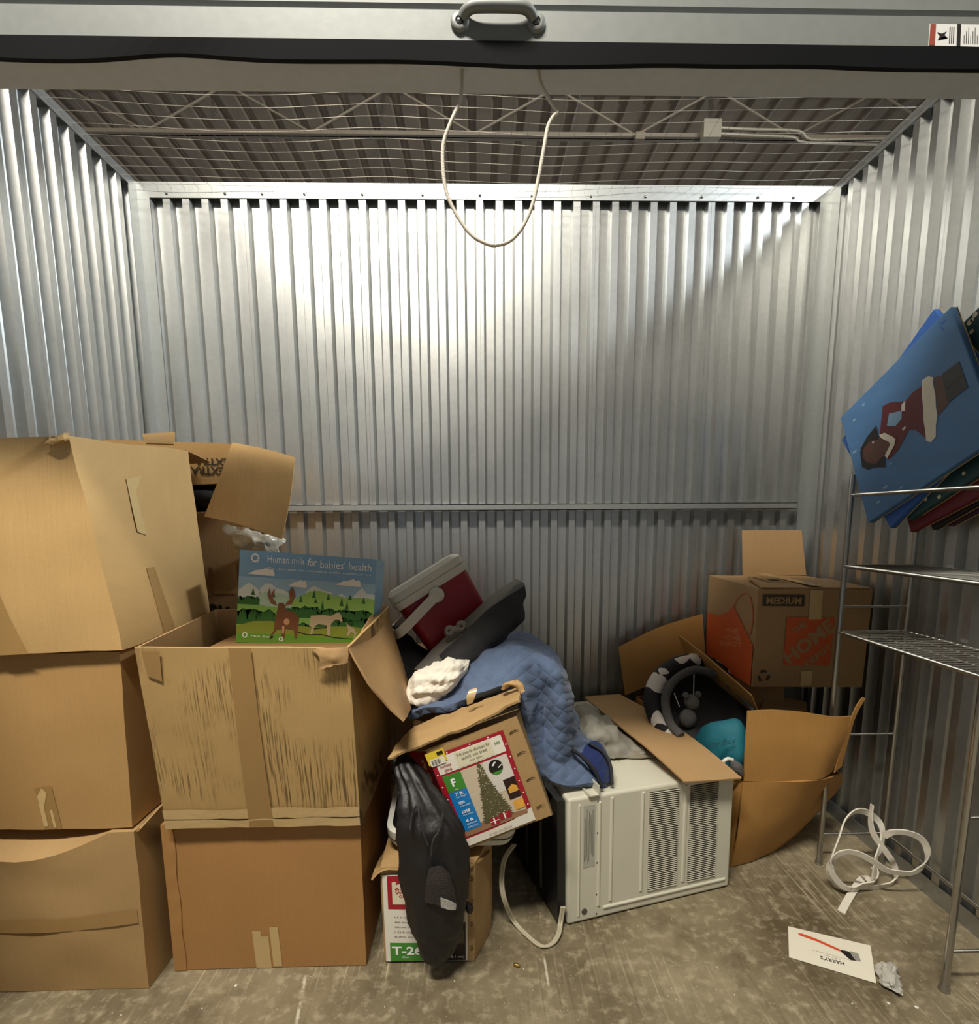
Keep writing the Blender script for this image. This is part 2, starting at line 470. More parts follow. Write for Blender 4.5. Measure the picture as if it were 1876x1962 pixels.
# pale chalky line marks on the slab
def rib_profile(w, first=True, last=True):
    """cross-section of one ribbed panel of width w: (along, depth behind the crest plane)"""
    nr = max(1, round(w / PIT)); p = w / nr; pr = [(0, 0.0)]
    for k in range(nr):
        a = k * p
        pr += [(a + 0.0130, 0.0), (a + 0.0220, 0.026), (a + p - 0.0220, 0.026), (a + p - 0.0130, 0.0)]
    pr.append((w, 0.0)); return pr
def ribbed_panel(name, parent, a0, a1, place, z0, z1):
    pr = rib_profile(a1 - a0); vs = []; fs = []
    # lap lip: the last crest edge stands proud of the neighbour
    pr = [(0, 0.0022)] + [(0.0, 0.0)] + pr[1:-1] + [(a1 - a0 - 0.0012, 0.0), (a1 - a0 - 0.0012, 0.0022)]
    for a, d in pr:
        vs.append(place(a0 + a, d, z0)); vs.append(place(a0 + a, d, z1))
    for i in range(len(pr) - 1):
        fs.append((2 * i, 2 * i + 2, 2 * i + 3, 2 * i + 1))
    off = parent.location
    me = bpy.data.meshes.new(name); me.from_pydata([tuple(Vector(v) - off) for v in vs], [], fs); me.update()
    me.materials.append(SHEET)
    o = bpy.data.objects.new(name, me); COL.objects.link(o); o.parent = parent
    s = o.modifiers.new('sheet_thickness', 'SOLIDIFY'); s.thickness = 0.0008; s.offset = 0
    return o
def wall(name, label, loc):
    o = bpy.data.objects.new(name, None); COL.objects.link(o); o.location = loc; o['kind'] = 'structure'; o['label'] = label
    return o

wb_ = wall('wall_back', 'ribbed galvanised steel back wall with a horizontal rail', (0, YB, 0))
seams = [XL + 0.035, -0.8847, -0.4329, 0.0189, 0.4707, 0.9225, XR - 0.03]
for a, b_ in zip(seams[:-1], seams[1:]):
    ribbed_panel('panel', wb_, a, b_, lambda x, d, z: (x, YB + d, z), 0.0, ZT - 0.01)
g = Geo(); g.box(XL - 0.02, XR + 0.02, YB - 0.004, YB - 0.001, ZT - 0.052, ZT); g.box(XL - 0.02, XR + 0.02, YB - 0.004, YB + 0.045, ZT, ZT + 0.003)
g.make('top_channel', TRIM, wb_)
sx = [-1.17, -0.95, -0.81, -0.65, -0.43, -0.20, 0.02, 0.22, 0.45, 0.66, 0.88, 1.10, 1.24]
for x in sx:
    g = Geo(); g.lathe([(0.0052, 0), (0.0052, 0.002), (0.003, 0.004), (0.001, 0.0045)], Matrix.Translation((x, YB - 0.004, ZT - 0.038)) @ Matrix.Rotation(math.pi / 2, 4, 'X'), 8)
    g.make('screw', 'screw_steel', wb_, 50)
g = Geo(); g.box(XL + 0.02, XR - 0.075, YB - 0.040, YB - 0.037, 1.206, 1.232); g.box(XL + 0.02, XR - 0.075, YB - 0.040, YB - 0.001, 1.229, 1.232); g.box(XL + 0.02, XR - 0.075, YB - 0.040, YB - 0.001, 1.206, 1.209)
g.make('girt_rail', TRIM, wb_)
g = Geo(); g.box(XL, XR, YB - 0.005, YB - 0.001, 0, 0.05); g.make('base_angle', TRIM, wb_)

def side_wall(name, label, X, sgn):
    w = wall(name, label, (X, 1.5, 0))
    ys = [YB - 0.02, 2.1615, 1.7097, 1.2579, 0.8061, 0.66]
    for b_, a in zip(ys[:-1], ys[1:]):
        ribbed_panel('panel', w, a, b_, lambda y, d, z: (X + sgn * d, y, z), 0.0, ZT - 0.012)
    g = Geo(); x1 = X - sgn * 0.003
    g.box(min(x1, X - sgn * 0.001), max(x1, X - sgn * 0.001), 0.66, YB, ZT - 0.03, ZT)
    g.box(min(x1, X + sgn * 0.045), max(x1, X + sgn * 0.045), 0.66, YB, ZT, ZT + 0.003)
    g.make('top_channel', TRIM, w)
    g = Geo(); g.box(min(x1, X - sgn * 0.001), max(x1, X - sgn * 0.001), 0.66, YB, 0, 0.055); g.make('base_angle', TRIM, w)
    # corner angle against the back wall
    g = Geo(); x2 = X - sgn * 0.048
    g.box(min(X, x2), max(X, x2), YB - 0.006, YB - 0.003, 0.0, ZT - 0.053); g.box(min(x1, X), max(x1, X), YB - 0.055, YB - 0.003, 0.0, ZT - 0.03)
    g.make('corner_angle', TRIM, w)
side_wall('wall_left', 'ribbed galvanised steel partition on the left', XL, -1)
side_wall('wall_right', 'ribbed galvanised steel partition on the right', XR, 1)

# jambs either side of the door opening
g = Geo(); g.box(XL, -1.14, 0.84, 0.88, 0, 2.44); struct(g.make('trim_1', TRIM), 'steel door jamb at the left of the opening')
g = Geo(); g.box(1.25, XR, 0.84, 0.88, 0, 2.44); struct(g.make('trim_2', TRIM), 'steel door jamb at the right of the opening')

# rolled-up door: curtain, bottom bar, flange, gasket, lift handle, sticker
YD = 0.90
door = bpy.data.objects.new('door_1', None); COL.objects.link(door); door.location = (0.05, YD, 1.87); door['kind'] = 'structure'
door['label'] = 'raised grey roll-up steel door with a lift handle on its bottom bar'
g = Geo(); zs = []; z = 1.912
prof = []
for k in range(7):
    z0 = 1.912 + k * 0.078
    prof += [(0.006, z0), (0.0, z0 + 0.010), (0.0, z0 + 0.052), (0.010, z0 + 0.062), (0.010, z0 + 0.072)]
vs = []
for d, zz in prof: vs += [(-1.16, YD + 0.006 + d, zz), (1.27, YD + 0.006 + d, zz)]
g.add(vs, [(2 * i, 2 * i + 1, 2 * i + 3, 2 * i + 2) for i in range(len(prof) - 1)])
o = g.make('curtain', DOORM, door); s_ = o.modifiers.new('sheet_thickness', 'SOLIDIFY'); s_.thickness = 0.001; s_.offset = 1
g = Geo(); g.box(-1.16, 1.27, YD, YD + 0.003, 1.868, 1.906); g.box(-1.16, 1.27, YD, YD + 0.014, 1.906, 1.909)
g.make('bottom_bar', DOORM, door)
g = Geo(); g.box(-1.16, 1.27, YD + 0.003, YD + 0.088, 1.861, 1.8635); g.box(-1.16, 1.27, YD + 0.086, YD + 0.0885, 1.8612, 1.868)
g.make('flange', FLANGE, door)
vs = []; N = 90
for i in range(N + 1):
    x = -1.16 + 2.43 * i / N
    d = 0.0245 + 0.0025 * noise.noise(Vector((x * 5.5, 0, 0))) - 0.007 * math.exp(-((x + 0.435) / 0.085) ** 2) - 0.0016 * math.sin((x + 0.4) * 9)
    for yy, zz in ((YD - 0.001, 1.869), (YD + 0.004, 1.869), (YD + 0.012, 1.869 - d), (YD + 0.004, 1.869 - d)): vs.append((x, yy, zz))
fs = []
for i in range(N):
    for k in range(4): fs.append((4 * i + k, 4 * i + (k + 1) % 4, 4 * i + 4 + (k + 1) % 4, 4 * i + 4 + k))
obj('rubber_gasket', vs, fs, 'rubber', door)
hx, hz = 0.0365, 1.892
g = Geo()
for s_ in (-1, 1):
    g.lathe([(0.0135, 0), (0.0135, 0.003), (0.011, 0.0055), (0.0065, 0.0055), (0.005, 0.003), (0.002, 0.003)], Matrix.Translation((hx + s_ * 0.056, YD, hz)) @ Matrix.Rotation(math.pi / 2, 4, 'X'), 22)
path = spline([(hx - 0.052, YD - 0.003, hz + 0.004), (hx - 0.047, YD - 0.008, hz + 0.008), (hx - 0.038, YD - 0.013, hz + 0.010), (hx - 0.02, YD - 0.015, hz + 0.010), (hx + 0.02, YD - 0.015, hz + 0.010), (hx + 0.038, YD - 0.013, hz + 0.010), (hx + 0.047, YD - 0.008, hz + 0.008), (hx + 0.052, YD - 0.003, hz + 0.004)], 4)
g.tube(path, 0.0078, 12)
hd = g.make('lift_handle', DOORM, door, 50)
for s_ in (-1, 1):
    g = Geo(); g.lathe([(0.0045, 0.003), (0.0045, 0.005), (0.002, 0.0068), (0.0005, 0.007)], Matrix.Translation((hx + s_ * 0.056, YD, hz)) @ Matrix.Rotation(math.pi / 2, 4, 'X'), 12)
    r = obj('rivet', g.v, g.f, 'screw_steel', door, 50); r.parent = hd
plain('sticker_white', (222, 222, 220), 0.5, var=0.02); plain('sticker_red', (150, 70, 58), 0.5); plain('ink_black', (28, 26, 26), 0.6, var=0.02)
SF = Face((0.6798, 0.8995, 1.8698), (0.7771, 0.8995, 1.8688), (0.7733, 0.8995, 1.8982), (0.6789, 0.8995, 1.8985))
st = decal(SF, [rect(0, 0, 1, 1)], MATS['sticker_white'], 'warning_sticker', door, 0.0006)
decal(SF, [rect(0.01, 0.02, 0.10, 0.98)], MATS['sticker_red'], 'sticker_red_band', st, 0.0010, root=door)
decal(SF, [rect(0.44, 0.0, 0.50, 1.0), [(0.14, 0.25), (0.22, 0.42), (0.30, 0.35), (0.24, 0.5), (0.28, 0.66), (0.2, 0.55), (0.12, 0.62), (0.17, 0.45)]] + [rect(0.32 + 0.03 * k, 0.12, 0.335 + 0.03 * k, 0.86) for k in range(3)] + [rect(0.55 + 0.035 * k, 0.12, 0.56 + 0.035 * k, 0.5 + 0.35 * ((k * 7) % 3) / 2) for k in range(12)],
      MATS['ink_black'], 'sticker_print', st, 0.0010, root=door)

# ------------------------------------------------------------------ building roof seen through the mesh
ZC = 4.85
roof = bpy.data.objects.new('ceiling', None); COL.objects.link(roof); roof.location = (0, 3, ZC); roof['kind'] = 'structure'; roof['label'] = 'dark ribbed metal roof deck above the open-topped unit'
x = -6.3; k = 0
while x < 6.6:
    pr = []; w = 0.9
    for r in range(4):
        a = x + r * 0.225; pr += [(a, 0.0), (a + 0.13, 0.0), (a + 0.15, 0.045), (a + 0.205, 0.045)]
    pr.append((x + w, 0.0)); vs = []
    for a, d in pr: vs += [(a, -3.2, ZC + d), (a, 7.6, ZC + d)]
    o = obj('deck_sheet', vs, [(2 * i, 2 * i + 1, 2 * i + 3, 2 * i + 2) for i in range(len(pr) - 1)], 'deck_paint', roof)
    o.modifiers.new('sheet_thickness', 'SOLIDIFY').thickness = 0.002
    x += w + 0.004
def joist(y, z0, nm):
    jo = thing(nm, 'open-web steel roof joist with a long bottom chord under the deck' if y > 3 else 'steel roof joist over the corridor side', 'joist', (0, y, z0))
    g = Geo(); g.box(-6.0, 6.2, y - 0.035, y + 0.035, z0, z0 + 0.03); g.box(-6.0, 6.2, y - 0.006, y + 0.006, z0, z0 + 0.045); g.make('bottom_chord', 'beam_paint', jo)
    g = Geo(); g.box(-6.0, 6.2, y - 0.035, y + 0.035, ZC - 0.035, ZC - 0.005); g.make('top_chord', 'beam_paint', jo)
    for k in range(8):
        xa = -5.6 + k * 1.4
        g = Geo(); g.tube([(xa, y, z0 + 0.03), (xa + 0.7, y, ZC - 0.03)], 0.010, 6); g.make('web_bar', 'beam_paint', jo)
        g = Geo(); g.tube([(xa + 0.7, y, ZC - 0.03), (xa + 1.4, y, z0 + 0.03)], 0.010, 6); g.make('web_bar', 'beam_paint', jo)
joist(5.17, 4.43, 'roof_joist')
g = Geo(); jb = (2.0234, 5.0800, 4.4423); g.box(jb[0] - 0.075, jb[0] + 0.075, 5.04, 5.11, jb[2] - 0.07, jb[2] + 0.07)
tag(g.make('junction_box', 'conduit'), 'pale square electrical junction box fixed by the roof joist', 'junction box')
g = Geo(); g.tube(spline([(2.1031, 5.0800, 4.4670), (2.4193, 5.0800, 4.4576), (2.7820, 5.0800, 4.4485), (2.9005, 5.0800, 4.3849), (3.2870, 5.0800, 4.3920), (3.8344, 5.0800, 4.4045)], 4), 0.011, 8)
tag(g.make('conduit_pipe', 'conduit', None, 50), 'thin conduit pipe with an offset bend running from the junction box', 'pipe')
g = Geo(); g.tube(spline([(2.1055, 5.0800, 4.4229), (2.3770, 5.0800, 4.4130), (2.7403, 5.0800, 4.3998), (2.8570, 5.0800, 4.3603), (3.5657, 5.0800, 4.3455)], 4), 0.010, 8)
tag(g.make('conduit_pipe', 'conduit', None, 50), 'lower of two thin conduit pipes beside the junction box', 'pipe')
g = Geo(); b1 = (1.4227, 5.0800, 4.4093); g.box(b1[0] - 0.04, b1[0] + 0.04, 5.09, 5.13, b1[2] - 0.025, b1[2] + 0.03)
tag(g.make('beam_clamp', 'beam_paint'), 'small bracket clamped on the roof joist chord', 'bracket')

# wire mesh over the open top
g = Geo(); zm = 2.428
def sag(x, y): 
    return zm - 0.012 * math.sin(math.pi * (x - XL) / (XR - XL)) + 0.008 * noise.noise(Vector((x * 2.3, y * 2.0, 1))) - 0.006 * math.sin(x * 5 + y * 3)
y = 0.98
while y < 2.27:
    off = 0.006 * noise.noise(Vector((y * 7, 3, 0)))
    g.tube([(XL + (XR - XL) * i / 46, y + off + 0.016 * noise.noise(Vector((i * 0.16, y * 0.9, 4))), sag(XL + (XR - XL) * i / 46, y)) for i in range(47)], 0.00065, 4, cap=False); y += 0.0508
x = XL + 0.03
while x < XR:
    g.tube([(x + 0.008 * noise.noise(Vector((x * 3, i * 0.3, 9))), 0.98 + 1.29 * i / 20, sag(x, 0.98 + 1.29 * i / 20)) for i in range(21)], 0.0005, 4, cap=False); x += 0.0508
tag(g.make('wire_mesh', 'wire'), 'fine square wire mesh stretched across the open top of the unit', 'wire mesh')

# pull cord hanging from the door
plain('cord_white', (214, 206, 192), 0.7, bump=0.3, bscale=500)
cp_ = [(-0.0172, 0.9400, 1.8761), (-0.0183, 0.9400, 1.8489), (-0.0210, 0.9350, 1.8166), (-0.0375, 0.9300, 1.7784), (-0.0477, 0.9300, 1.7513), (-0.0491, 0.9300, 1.7182), (-0.0440, 0.9300, 1.6810), (-0.0273, 0.9300, 1.6471), (-0.0061, 0.9300, 1.6206), (0.0163, 0.9300, 1.6084), (0.0312, 0.9300, 1.6054), (0.0538, 0.9300, 1.6109), (0.0746, 0.9300, 1.6309), (0.0910, 0.9300, 1.6645), (0.1015, 0.9300, 1.7081), (0.1086, 0.9300, 1.7452), (0.1150, 0.9320, 1.7773), (0.1240, 0.9330, 1.7933), (0.1299, 0.9350, 1.7998), (0.1202, 0.9370, 1.8149), (0.1082, 0.9400, 1.8357), (0.1015, 0.9400, 1.8537), (0.0989, 0.9400, 1.8773)]
g = Geo(); g.tube(spline(cp_, 5), 0.0030, 8)
tag(g.make('pull_cord', 'cord_white', None, 60), 'white pull cord hanging in a loop from the raised door', 'cord')

# ------------------------------------------------------------------ cartons on the left
KA = cardboard('kraft_pale', (200, 163, 108)); KB = cardboard('kraft_tan', (190, 150, 96)); KC = cardboard('kraft_grey_tan', (184, 150, 102))
KD = cardboard('kraft_scuffed', (199, 164, 108), scuff=0.8); KE = cardboard('kraft_orange', (178, 132, 80)); KF = cardboard('kraft_brown', (168, 130, 86)); KIN = cardboard('kraft_inside', (186, 150, 104))
KG = cardboard('kraft_moving_box', (172, 138, 96)); KO = cardboard('kraft_golden', (186, 138, 76))
plain('tape_brown', (164, 130, 82), 0.25, var=0.08); plain('tape_clear', (210, 180, 128), 0.15, var=0.08, bump=0.3, bscale=40); plain('tape_pale', (196, 168, 118), 0.25, var=0.08)
plain('edge_torn', (214, 184, 132), 0.8, bump=0.6, bscale=120)

def base_of(c8):
    b = sum((Vector(p) for p in c8[:4]), Vector()) / 4; b.z = min(p[2] for p in c8[:4]); return b

# lowest carton in the corner, its front panel slumping open at the top
zc = 0.43
C8 = [(-1.262, 1.228, 0.002), (-0.842, 1.228, 0.002), (-0.828, 1.72, 0.002), (-1.262, 1.72, 0.002), (-1.262, 1.226, zc), (-0.836, 1.226, zc), (-0.836, 1.70, zc), (-1.262, 1.70, zc)]
bc = thing('cardboard_box', 'sagging bottom carton of the left corner stack with a band of brown tape', 'box', base_of(C8), 'stacked cardboard boxes on the left')
def slump(side, u, v, p):
    if side == 'front' and v > 0.7:
        k = (v - 0.7) / 0.3; s = max(0.0, math.sin(math.pi * min(1, max(0, (u + 0.12) / 0.98))))
        p = p + Vector((0, -0.020 * k * s, -0.062 * k * k * s))
    if side == 'top' and v < 0.35:
        k = 1 - v / 0.35; s = max(0.0, math.sin(math.pi * min(1, max(0, (u + 0.12) / 0.98))))
        p = p + Vector((0, -0.020 * k * k * s, -0.062 * k * k * s))
    if v < 0.12 and side in ('front', 'right'):
        pass
    return p
hexa('body', C8, KC, bc, {'front': 0.018, 'right': 0.008}, 14, 0.004, 2.0, slump)
Fc = cface(C8, 'front', 0.018)
decal(Fc, [[(0, 0.40), (0.98, 0.435), (0.98, 0.52), (0, 0.475)]], MATS['tape_brown'], 'tape', bc, 0.003, du=0.08)
g = Geo(); thick_quad(g, (-0.842, 1.235, 0.424), (-0.826, 1.30, 0.432), (-0.800, 1.32, 0.470), (-0.826, 1.232, 0.434), 0.004, 4, 0.003); g.make('bent_flap', KC, bc, 40)

# middle carton of the corner stack
B8 = [(-1.268, 1.236, 0.434), (-0.846, 1.236, 0.434), (-0.838, 1.70, 0.434), (-1.268, 1.70, 0.434), (-1.265, 1.24, 0.866), (-0.835, 1.240, 0.872), (-0.832, 1.70, 0.868), (-1.265, 1.70, 0.866)]
bb = thing('cardboard_box', 'middle carton of the left corner stack with a torn strip of clear tape', 'box', base_of(B8), 'stacked cardboard boxes on the left')
hexa('body', B8, KB, bb, {'front': 0.006, 'right': 0.004}, 10, 0.003, 4.0)
Fb = cface(B8, 'front', 0.006)
decal(Fb, [[(0.505, 0.0), (0.605, 0.0), (0.575, 0.26), (0.48, 0.25)]], MATS['tape_brown'], 'tape', bb, 0.0012, du=0.08)
decal(Fb, [[(0.505, 0.02), (0.53, 0.02), (0.52, 0.13), (0.545, 0.22), (0.52, 0.25), (0.49, 0.2)], [(0.56, 0.01), (0.575, 0.01), (0.565, 0.12), (0.55, 0.12)]], MATS['tape_clear'], 'tape_wrinkle', bb, 0.002, du=0.08)

# big leaning carton on top
A8 = [(-1.272, 1.205, 0.868), (-0.816, 1.222, 0.882), (-0.828, 1.66, 0.876), (-1.268, 1.66, 0.868), (-1.278, 1.245, 1.352), (-0.8989, 1.2450, 1.3583), (-0.8410, 1.6300, 1.3732), (-1.27, 1.64, 1.372)]
ba = thing('cardboard_box', 'large leaning carton on top of the left corner stack with crumpled top corner', 'box', base_of(A8), 'stacked cardboard boxes on the left')
def lean(side, u, v, p):
    if side == 'right': p = p + Vector((-0.012 * math.sin(math.pi * v) * math.sin(math.pi * u), 0, 0))
    return p
hexa('body', A8, KA, ba, {'front': 0.008}, 12, 0.004, 6.0, lean)
Fa = cface(A8, 'front', 0.008); Fr = cface(A8, 'right', -0.012)
decal(Fa, [[(0.42, 0.0), (0.55, 0.0), (0.47, 0.30), (0.42, 0.34)]], MATS['tape_brown'], 'tape', ba, 0.0035, du=0.06)
decal(Fr, [[(0.38, 0.55), (0.46, 0.53), (0.43, 0.76), (0.50, 0.84), (0.36, 0.82)]], MATS['tape_pale'], 'tape_scrap', ba, 0.003, du=0.05)
decal(Fr, [[(0.40, 0.0), (0.52, 0.02), (0.47, 0.36), (0.39, 0.36)]], MATS['tape_brown'], 'tape', ba, 0.003, du=0.05)
cA = Vector(A8[5])
sheet('crumpled_corner', [[(-0.9454, 1.2320, 1.3389), (-0.9175, 1.2250, 1.3401), (-0.8969, 1.2280, 1.3448), (-0.8938, 1.2400, 1.3509)], [(-0.9378, 1.2350, 1.3470), (-0.9099, 1.2220, 1.3473), (-0.8952, 1.2240, 1.3530), (-0.8928, 1.2380, 1.3573)], [(-0.9452, 1.2550, 1.3576), (-0.9213, 1.2450, 1.3606), (-0.9072, 1.2450, 1.3650), (-0.9022, 1.2500, 1.3624)]], 0.004, KA, ba, 3, 3, 0.005, 60, 1.0, 20)
g = Geo(); thick_quad(g, (-0.8467, 1.6300, 1.3762), (-0.8202, 1.7200, 1.3512), (-0.8771, 1.7000, 1.3447), (-0.8517, 1.6400, 1.3447), 0.004); g.make('back_flap', KF, ba)
g = Geo(); thick_quad(g, (-0.9766, 1.6600, 1.3983), (-0.8946, 1.6600, 1.3950), (-0.9115, 1.7000, 1.4356), (-1.0099, 1.7000, 1.4312), 0.004); g.make('top_flap', KB, ba)

# brown carton on the floor under the scuffed box
E8 = [(-0.806, 1.282, 0.002), (-0.306, 1.284, 0.002), (-0.300, 1.72, 0.002), (-0.806, 1.72, 0.002), (-0.806, 1.282, 0.414), (-0.306, 1.284, 0.414), (-0.300, 1.72, 0.414), (-0.806, 1.72, 0.414)]
be = thing('cardboard_box', 'orange-brown carton standing on the floor under the scuffed open box', 'box', base_of(E8), 'cardboard boxes beside the corner stack')
hexa('body', E8, KE, be, {'front': 0.004, 'right': 0.004}, 8, 0.001, 8.0)
Fe = cface(E8, 'front', 0.004)
g = Geo(); vs = []
for k in range(13):
    v = k / 12; w = 0.062 + 0.004 * math.sin(v * 17)
    vs += [Fe.at(0.0, v, 0.003), Fe.at(w, v, 0.0035 + 0.0006 * math.sin(v * 40)), Fe.at(w, v, 0.0006)]
fs = []
for k in range(12):
    fs += [(3 * k, 3 * k + 1, 3 * k + 4, 3 * k + 3), (3 * k + 1, 3 * k + 2, 3 * k + 5, 3 * k + 4)]
obj('glue_tab', vs, fs, KE, be)
decal(Fe, [[(0.425, 0.0), (0.468, 0.0), (0.462, 0.27), (0.418, 0.27)], [(0.468, 0.0), (0.505, 0.0), (0.50, 0.23), (0.462, 0.23)], [(0.515, 0.01), (0.56, 0.01), (0.553, 0.295), (0.508, 0.295)]], MATS['tape_pale'], 'tape', be, 0.0012, du=0.1, each=True)

# scuffed open box with contents
D0 = [(-0.778, 1.258, 0.418), (-0.300, 1.262, 0.418), (-0.288, 1.66, 0.418), (-0.800, 1.66, 0.418)]
D1 = [(-0.7748, 1.2000, 0.8907), (-0.2952, 1.2000, 0.8853), (-0.276, 1.66, 0.905), (-0.812, 1.66, 0.900)]
D8 = D0 + D1
bd = thing('cardboard_box', 'scuffed open box with a torn front corner, holding the blue picture box', 'box', base_of(D8), 'cardboard boxes beside the corner stack')
def wallpanel(name, parent, a, b, c, d, mat, th=0.005, n=12, bulge=0.0, edit=None, seed=1.0):
    F = Face(a, b, c, d, bulge); vs = []; fs = []; m = n + 1
    for s in (0.0, -th):
        for j in range(m):
            for i in range(m):
                p = F.at(i / n, j / n, s) + F.n * 0.002 * fbm(F.at(i / n, j / n), 8, seed)
                if edit: p = edit(i / n, j / n, p)
                vs.append(p)
    o = m * m
    for j in range(n):
        for i in range(n):
            k = j * m + i; fs.append((k, k + 1, k + m + 1, k + m)); fs.append((o + k, o + k + m, o + k + m + 1, o + k + 1))
    for i in range(n):
        fs.append((i, o + i, o + i + 1, i + 1)); k = n * m + i; fs.append((k, k + 1, o + k + 1, o + k))
        k = i * m; fs.append((k, k + m, o + k + m, o + k)); k = i * m + n; fs.append((k, o + k, o + k + m, k + m))
    return obj(name, vs, fs, mat, parent, 35), F
def tear(u, v, p):
    if u > 0.86 and v > 0.80:
        k = (u - 0.86) / 0.14; d = max(0, (v - 0.80) / 0.2)
        p = p + Vector((0, 0.008 * k, -0.030 * k * d * (0.8 + 0.5 * noise.noise(p * 90))))
    return p
_, Fd = wallpanel('front_wall', bd, D0[0], D0[1], D1[1], D1[0], KD, 0.006, 16, 0.006, tear)
wallpanel('right_wall', bd, D0[1], D0[2], D1[2], D1[1], KD, 0.006, 10, 0.008)
wallpanel('back_wall', bd, D0[2], D0[3], D1[3], D1[2], KIN, 0.006)
wallpanel('left_wall', bd, D0[3], D0[0], D1[0], D1[3], KIN, 0.006)
g = Geo(); thick_quad(g, D0[0], D0[1], D0[2], D0[3], 0.006); g.make('bottom', KIN, bd)
sheet('side_flap', [[(-0.2965, 1.2050, 0.8817), (-0.3036, 1.3600, 0.8862), (-0.3066, 1.5300, 0.9049), (-0.2891, 1.6400, 0.9177)],
                    [(-0.2535, 1.2000, 0.8003), (-0.2592, 1.3500, 0.8086), (-0.2653, 1.5000, 0.8257), (-0.2631, 1.6200, 0.8334)],
                    [(-0.2150, 1.2150, 0.7421), (-0.2153, 1.3300, 0.7480), (-0.2251, 1.4700, 0.7424), (-0.2315, 1.6000, 0.7319)],
                    [(-0.1779, 1.2200, 0.7013), (-0.1841, 1.3200, 0.6764), (-0.1916, 1.4400, 0.6522), (-0.2005, 1.5700, 0.6280)]], 0.005, KIN, bd, 4, 4, 0.002, 14, 3.0, 40, 0.003)
sheet('torn_corner', [[(-0.3801, 1.1970, 0.8846), (-0.3360, 1.1950, 0.8882), (-0.2943, 1.1970, 0.8897)], [(-0.3596, 1.1910, 0.8629), (-0.3258, 1.1880, 0.8681), (-0.2933, 1.1950, 0.8732)], [(-0.3692, 1.1950, 0.8339), (-0.3282, 1.1930, 0.8450), (-0.2959, 1.1970, 0.8508)]], 0.003, KIN, bd, 5, 5, 0.004, 40, 5.0, 60, 0.004)
decal(Fd, [[(0.43, 0.0), (0.555, 0.0), (0.545, 1.0), (0.44, 1.0)]], MATS['tape_brown'], 'tape', bd, 0.0045, du=0.06)
decal(Fd, [[(0.045, 0.86), (0.11, 0.83), (0.12, 0.985), (0.035, 0.985)]], MATS['tape_brown'], 'tape', bd, 0.0045, du=0.06)
# shiny wrap of clear tape round the bottom edge
g = Geo(); n = 24
for a0, a1, th in ((0.050, 0.0, 0.0040), (0.115, 0.055, 0.0035)):
    vs = []
    for i in range(n + 1):
        u = i / n
        vs += [Fd.at(u, a1 + 0.010 * noise.noise(Vector((u * 9, a0 * 50, 0))), th), Fd.at(u, a0 + 0.012 * noise.noise(Vector((u * 6, 0, a0 * 90))), th + 0.0006)]
    g.add(vs, [(2 * i, 2 * i + 2, 2 * i + 3, 2 * i + 1) for i in range(n)])
g.make('tape_wrap', 'tape_clear', bd)

# carton inside it that carries the picture box
I8 = [(-0.74, 1.34, 0.425), (-0.33, 1.34, 0.425), (-0.33, 1.63, 0.425), (-0.74, 1.63, 0.425), (-0.74, 1.34, 0.828), (-0.33, 1.34, 0.823), (-0.33, 1.63, 0.822), (-0.74, 1.63, 0.828)]
bi = thing('cardboard_box', 'brown carton lying inside the scuffed open box under the picture box', 'box', base_of(I8))
hexa('body', I8, KF, bi, {}, 4, 0.002, 9.0)
decal(cface(I8, 'top'), [rect(0.1, 0.3, 0.55, 0.42)], MATS['tape_pale'], 'tape', bi, 0.0035)

# ------------------------------------------------------------------ blue and green picture box
M8 = [(-0.6933, 1.5200, 0.8287), (-0.3066, 1.5200, 0.8091), (-0.3005, 1.6000, 0.7962), (-0.7134, 1.6000, 0.8232), (-0.6629, 1.5200, 1.0918), (-0.2843, 1.5200, 1.0613), (-0.2764, 1.6000, 1.0491), (-0.6827, 1.6000, 1.0859)]
mb = thing('picture_box', 'blue and green printed box reading Human milk for babies health', 'box', base_of(M8))
plain('print_sky', (132, 176, 212), 0.4, var=0.06); plain('print_sky_pale', (160, 198, 222), 0.4, var=0.05)
plain('print_cloud', (246, 244, 236), 0.45, var=0.03); plain('print_mountain', (220, 232, 228), 0.45, var=0.06); plain('print_mountain_green', (182, 216, 192), 0.45, var=0.05)
plain('print_meadow', (138, 190, 94), 0.45, var=0.1); plain('print_hill', (156, 204, 104), 0.45, var=0.08); plain('print_forest', (50, 108, 50), 0.5, var=0.2, scale=120)
plain('print_olive', (140, 154, 58), 0.45, var=0.12); plain('print_grass_low', (106, 158, 54), 0.45, var=0.1)
plain('print_moose', (120, 78, 50), 0.5, var=0.15, scale=60); plain('print_antler', (140, 96, 64), 0.5); plain('print_deer', (196, 180, 146), 0.5, var=0.1); plain('print_dark', (34, 34, 22), 0.6); plain('print_pink', (214, 160, 124), 0.5); plain('print_white', (250, 250, 246), 0.5, var=0.02)
hexa('body', M8, MATS['print_sky'], mb, {}, 4)
Fm = cface(M8, 'front')
def band(top, bot): return [(u, v) for u, v in bot] + [(u, v) for u, v in reversed(top)]
def wavy(v, a, f, ph, u0=0.0, u1=1.0, n=24): return [(u0 + (u1 - u0) * i / n, v + a * math.sin(f * (u0 + (u1 - u0) * i / n) + ph)) for i in range(n + 1)]
low = lambda u0, u1: [(u0, 0.0), (u1, 0.0)]
decal(Fm, [rect(0, 0.5, 1, 0.72)], MATS['print_sky_pale'], 'print_haze', mb, 0.0004)
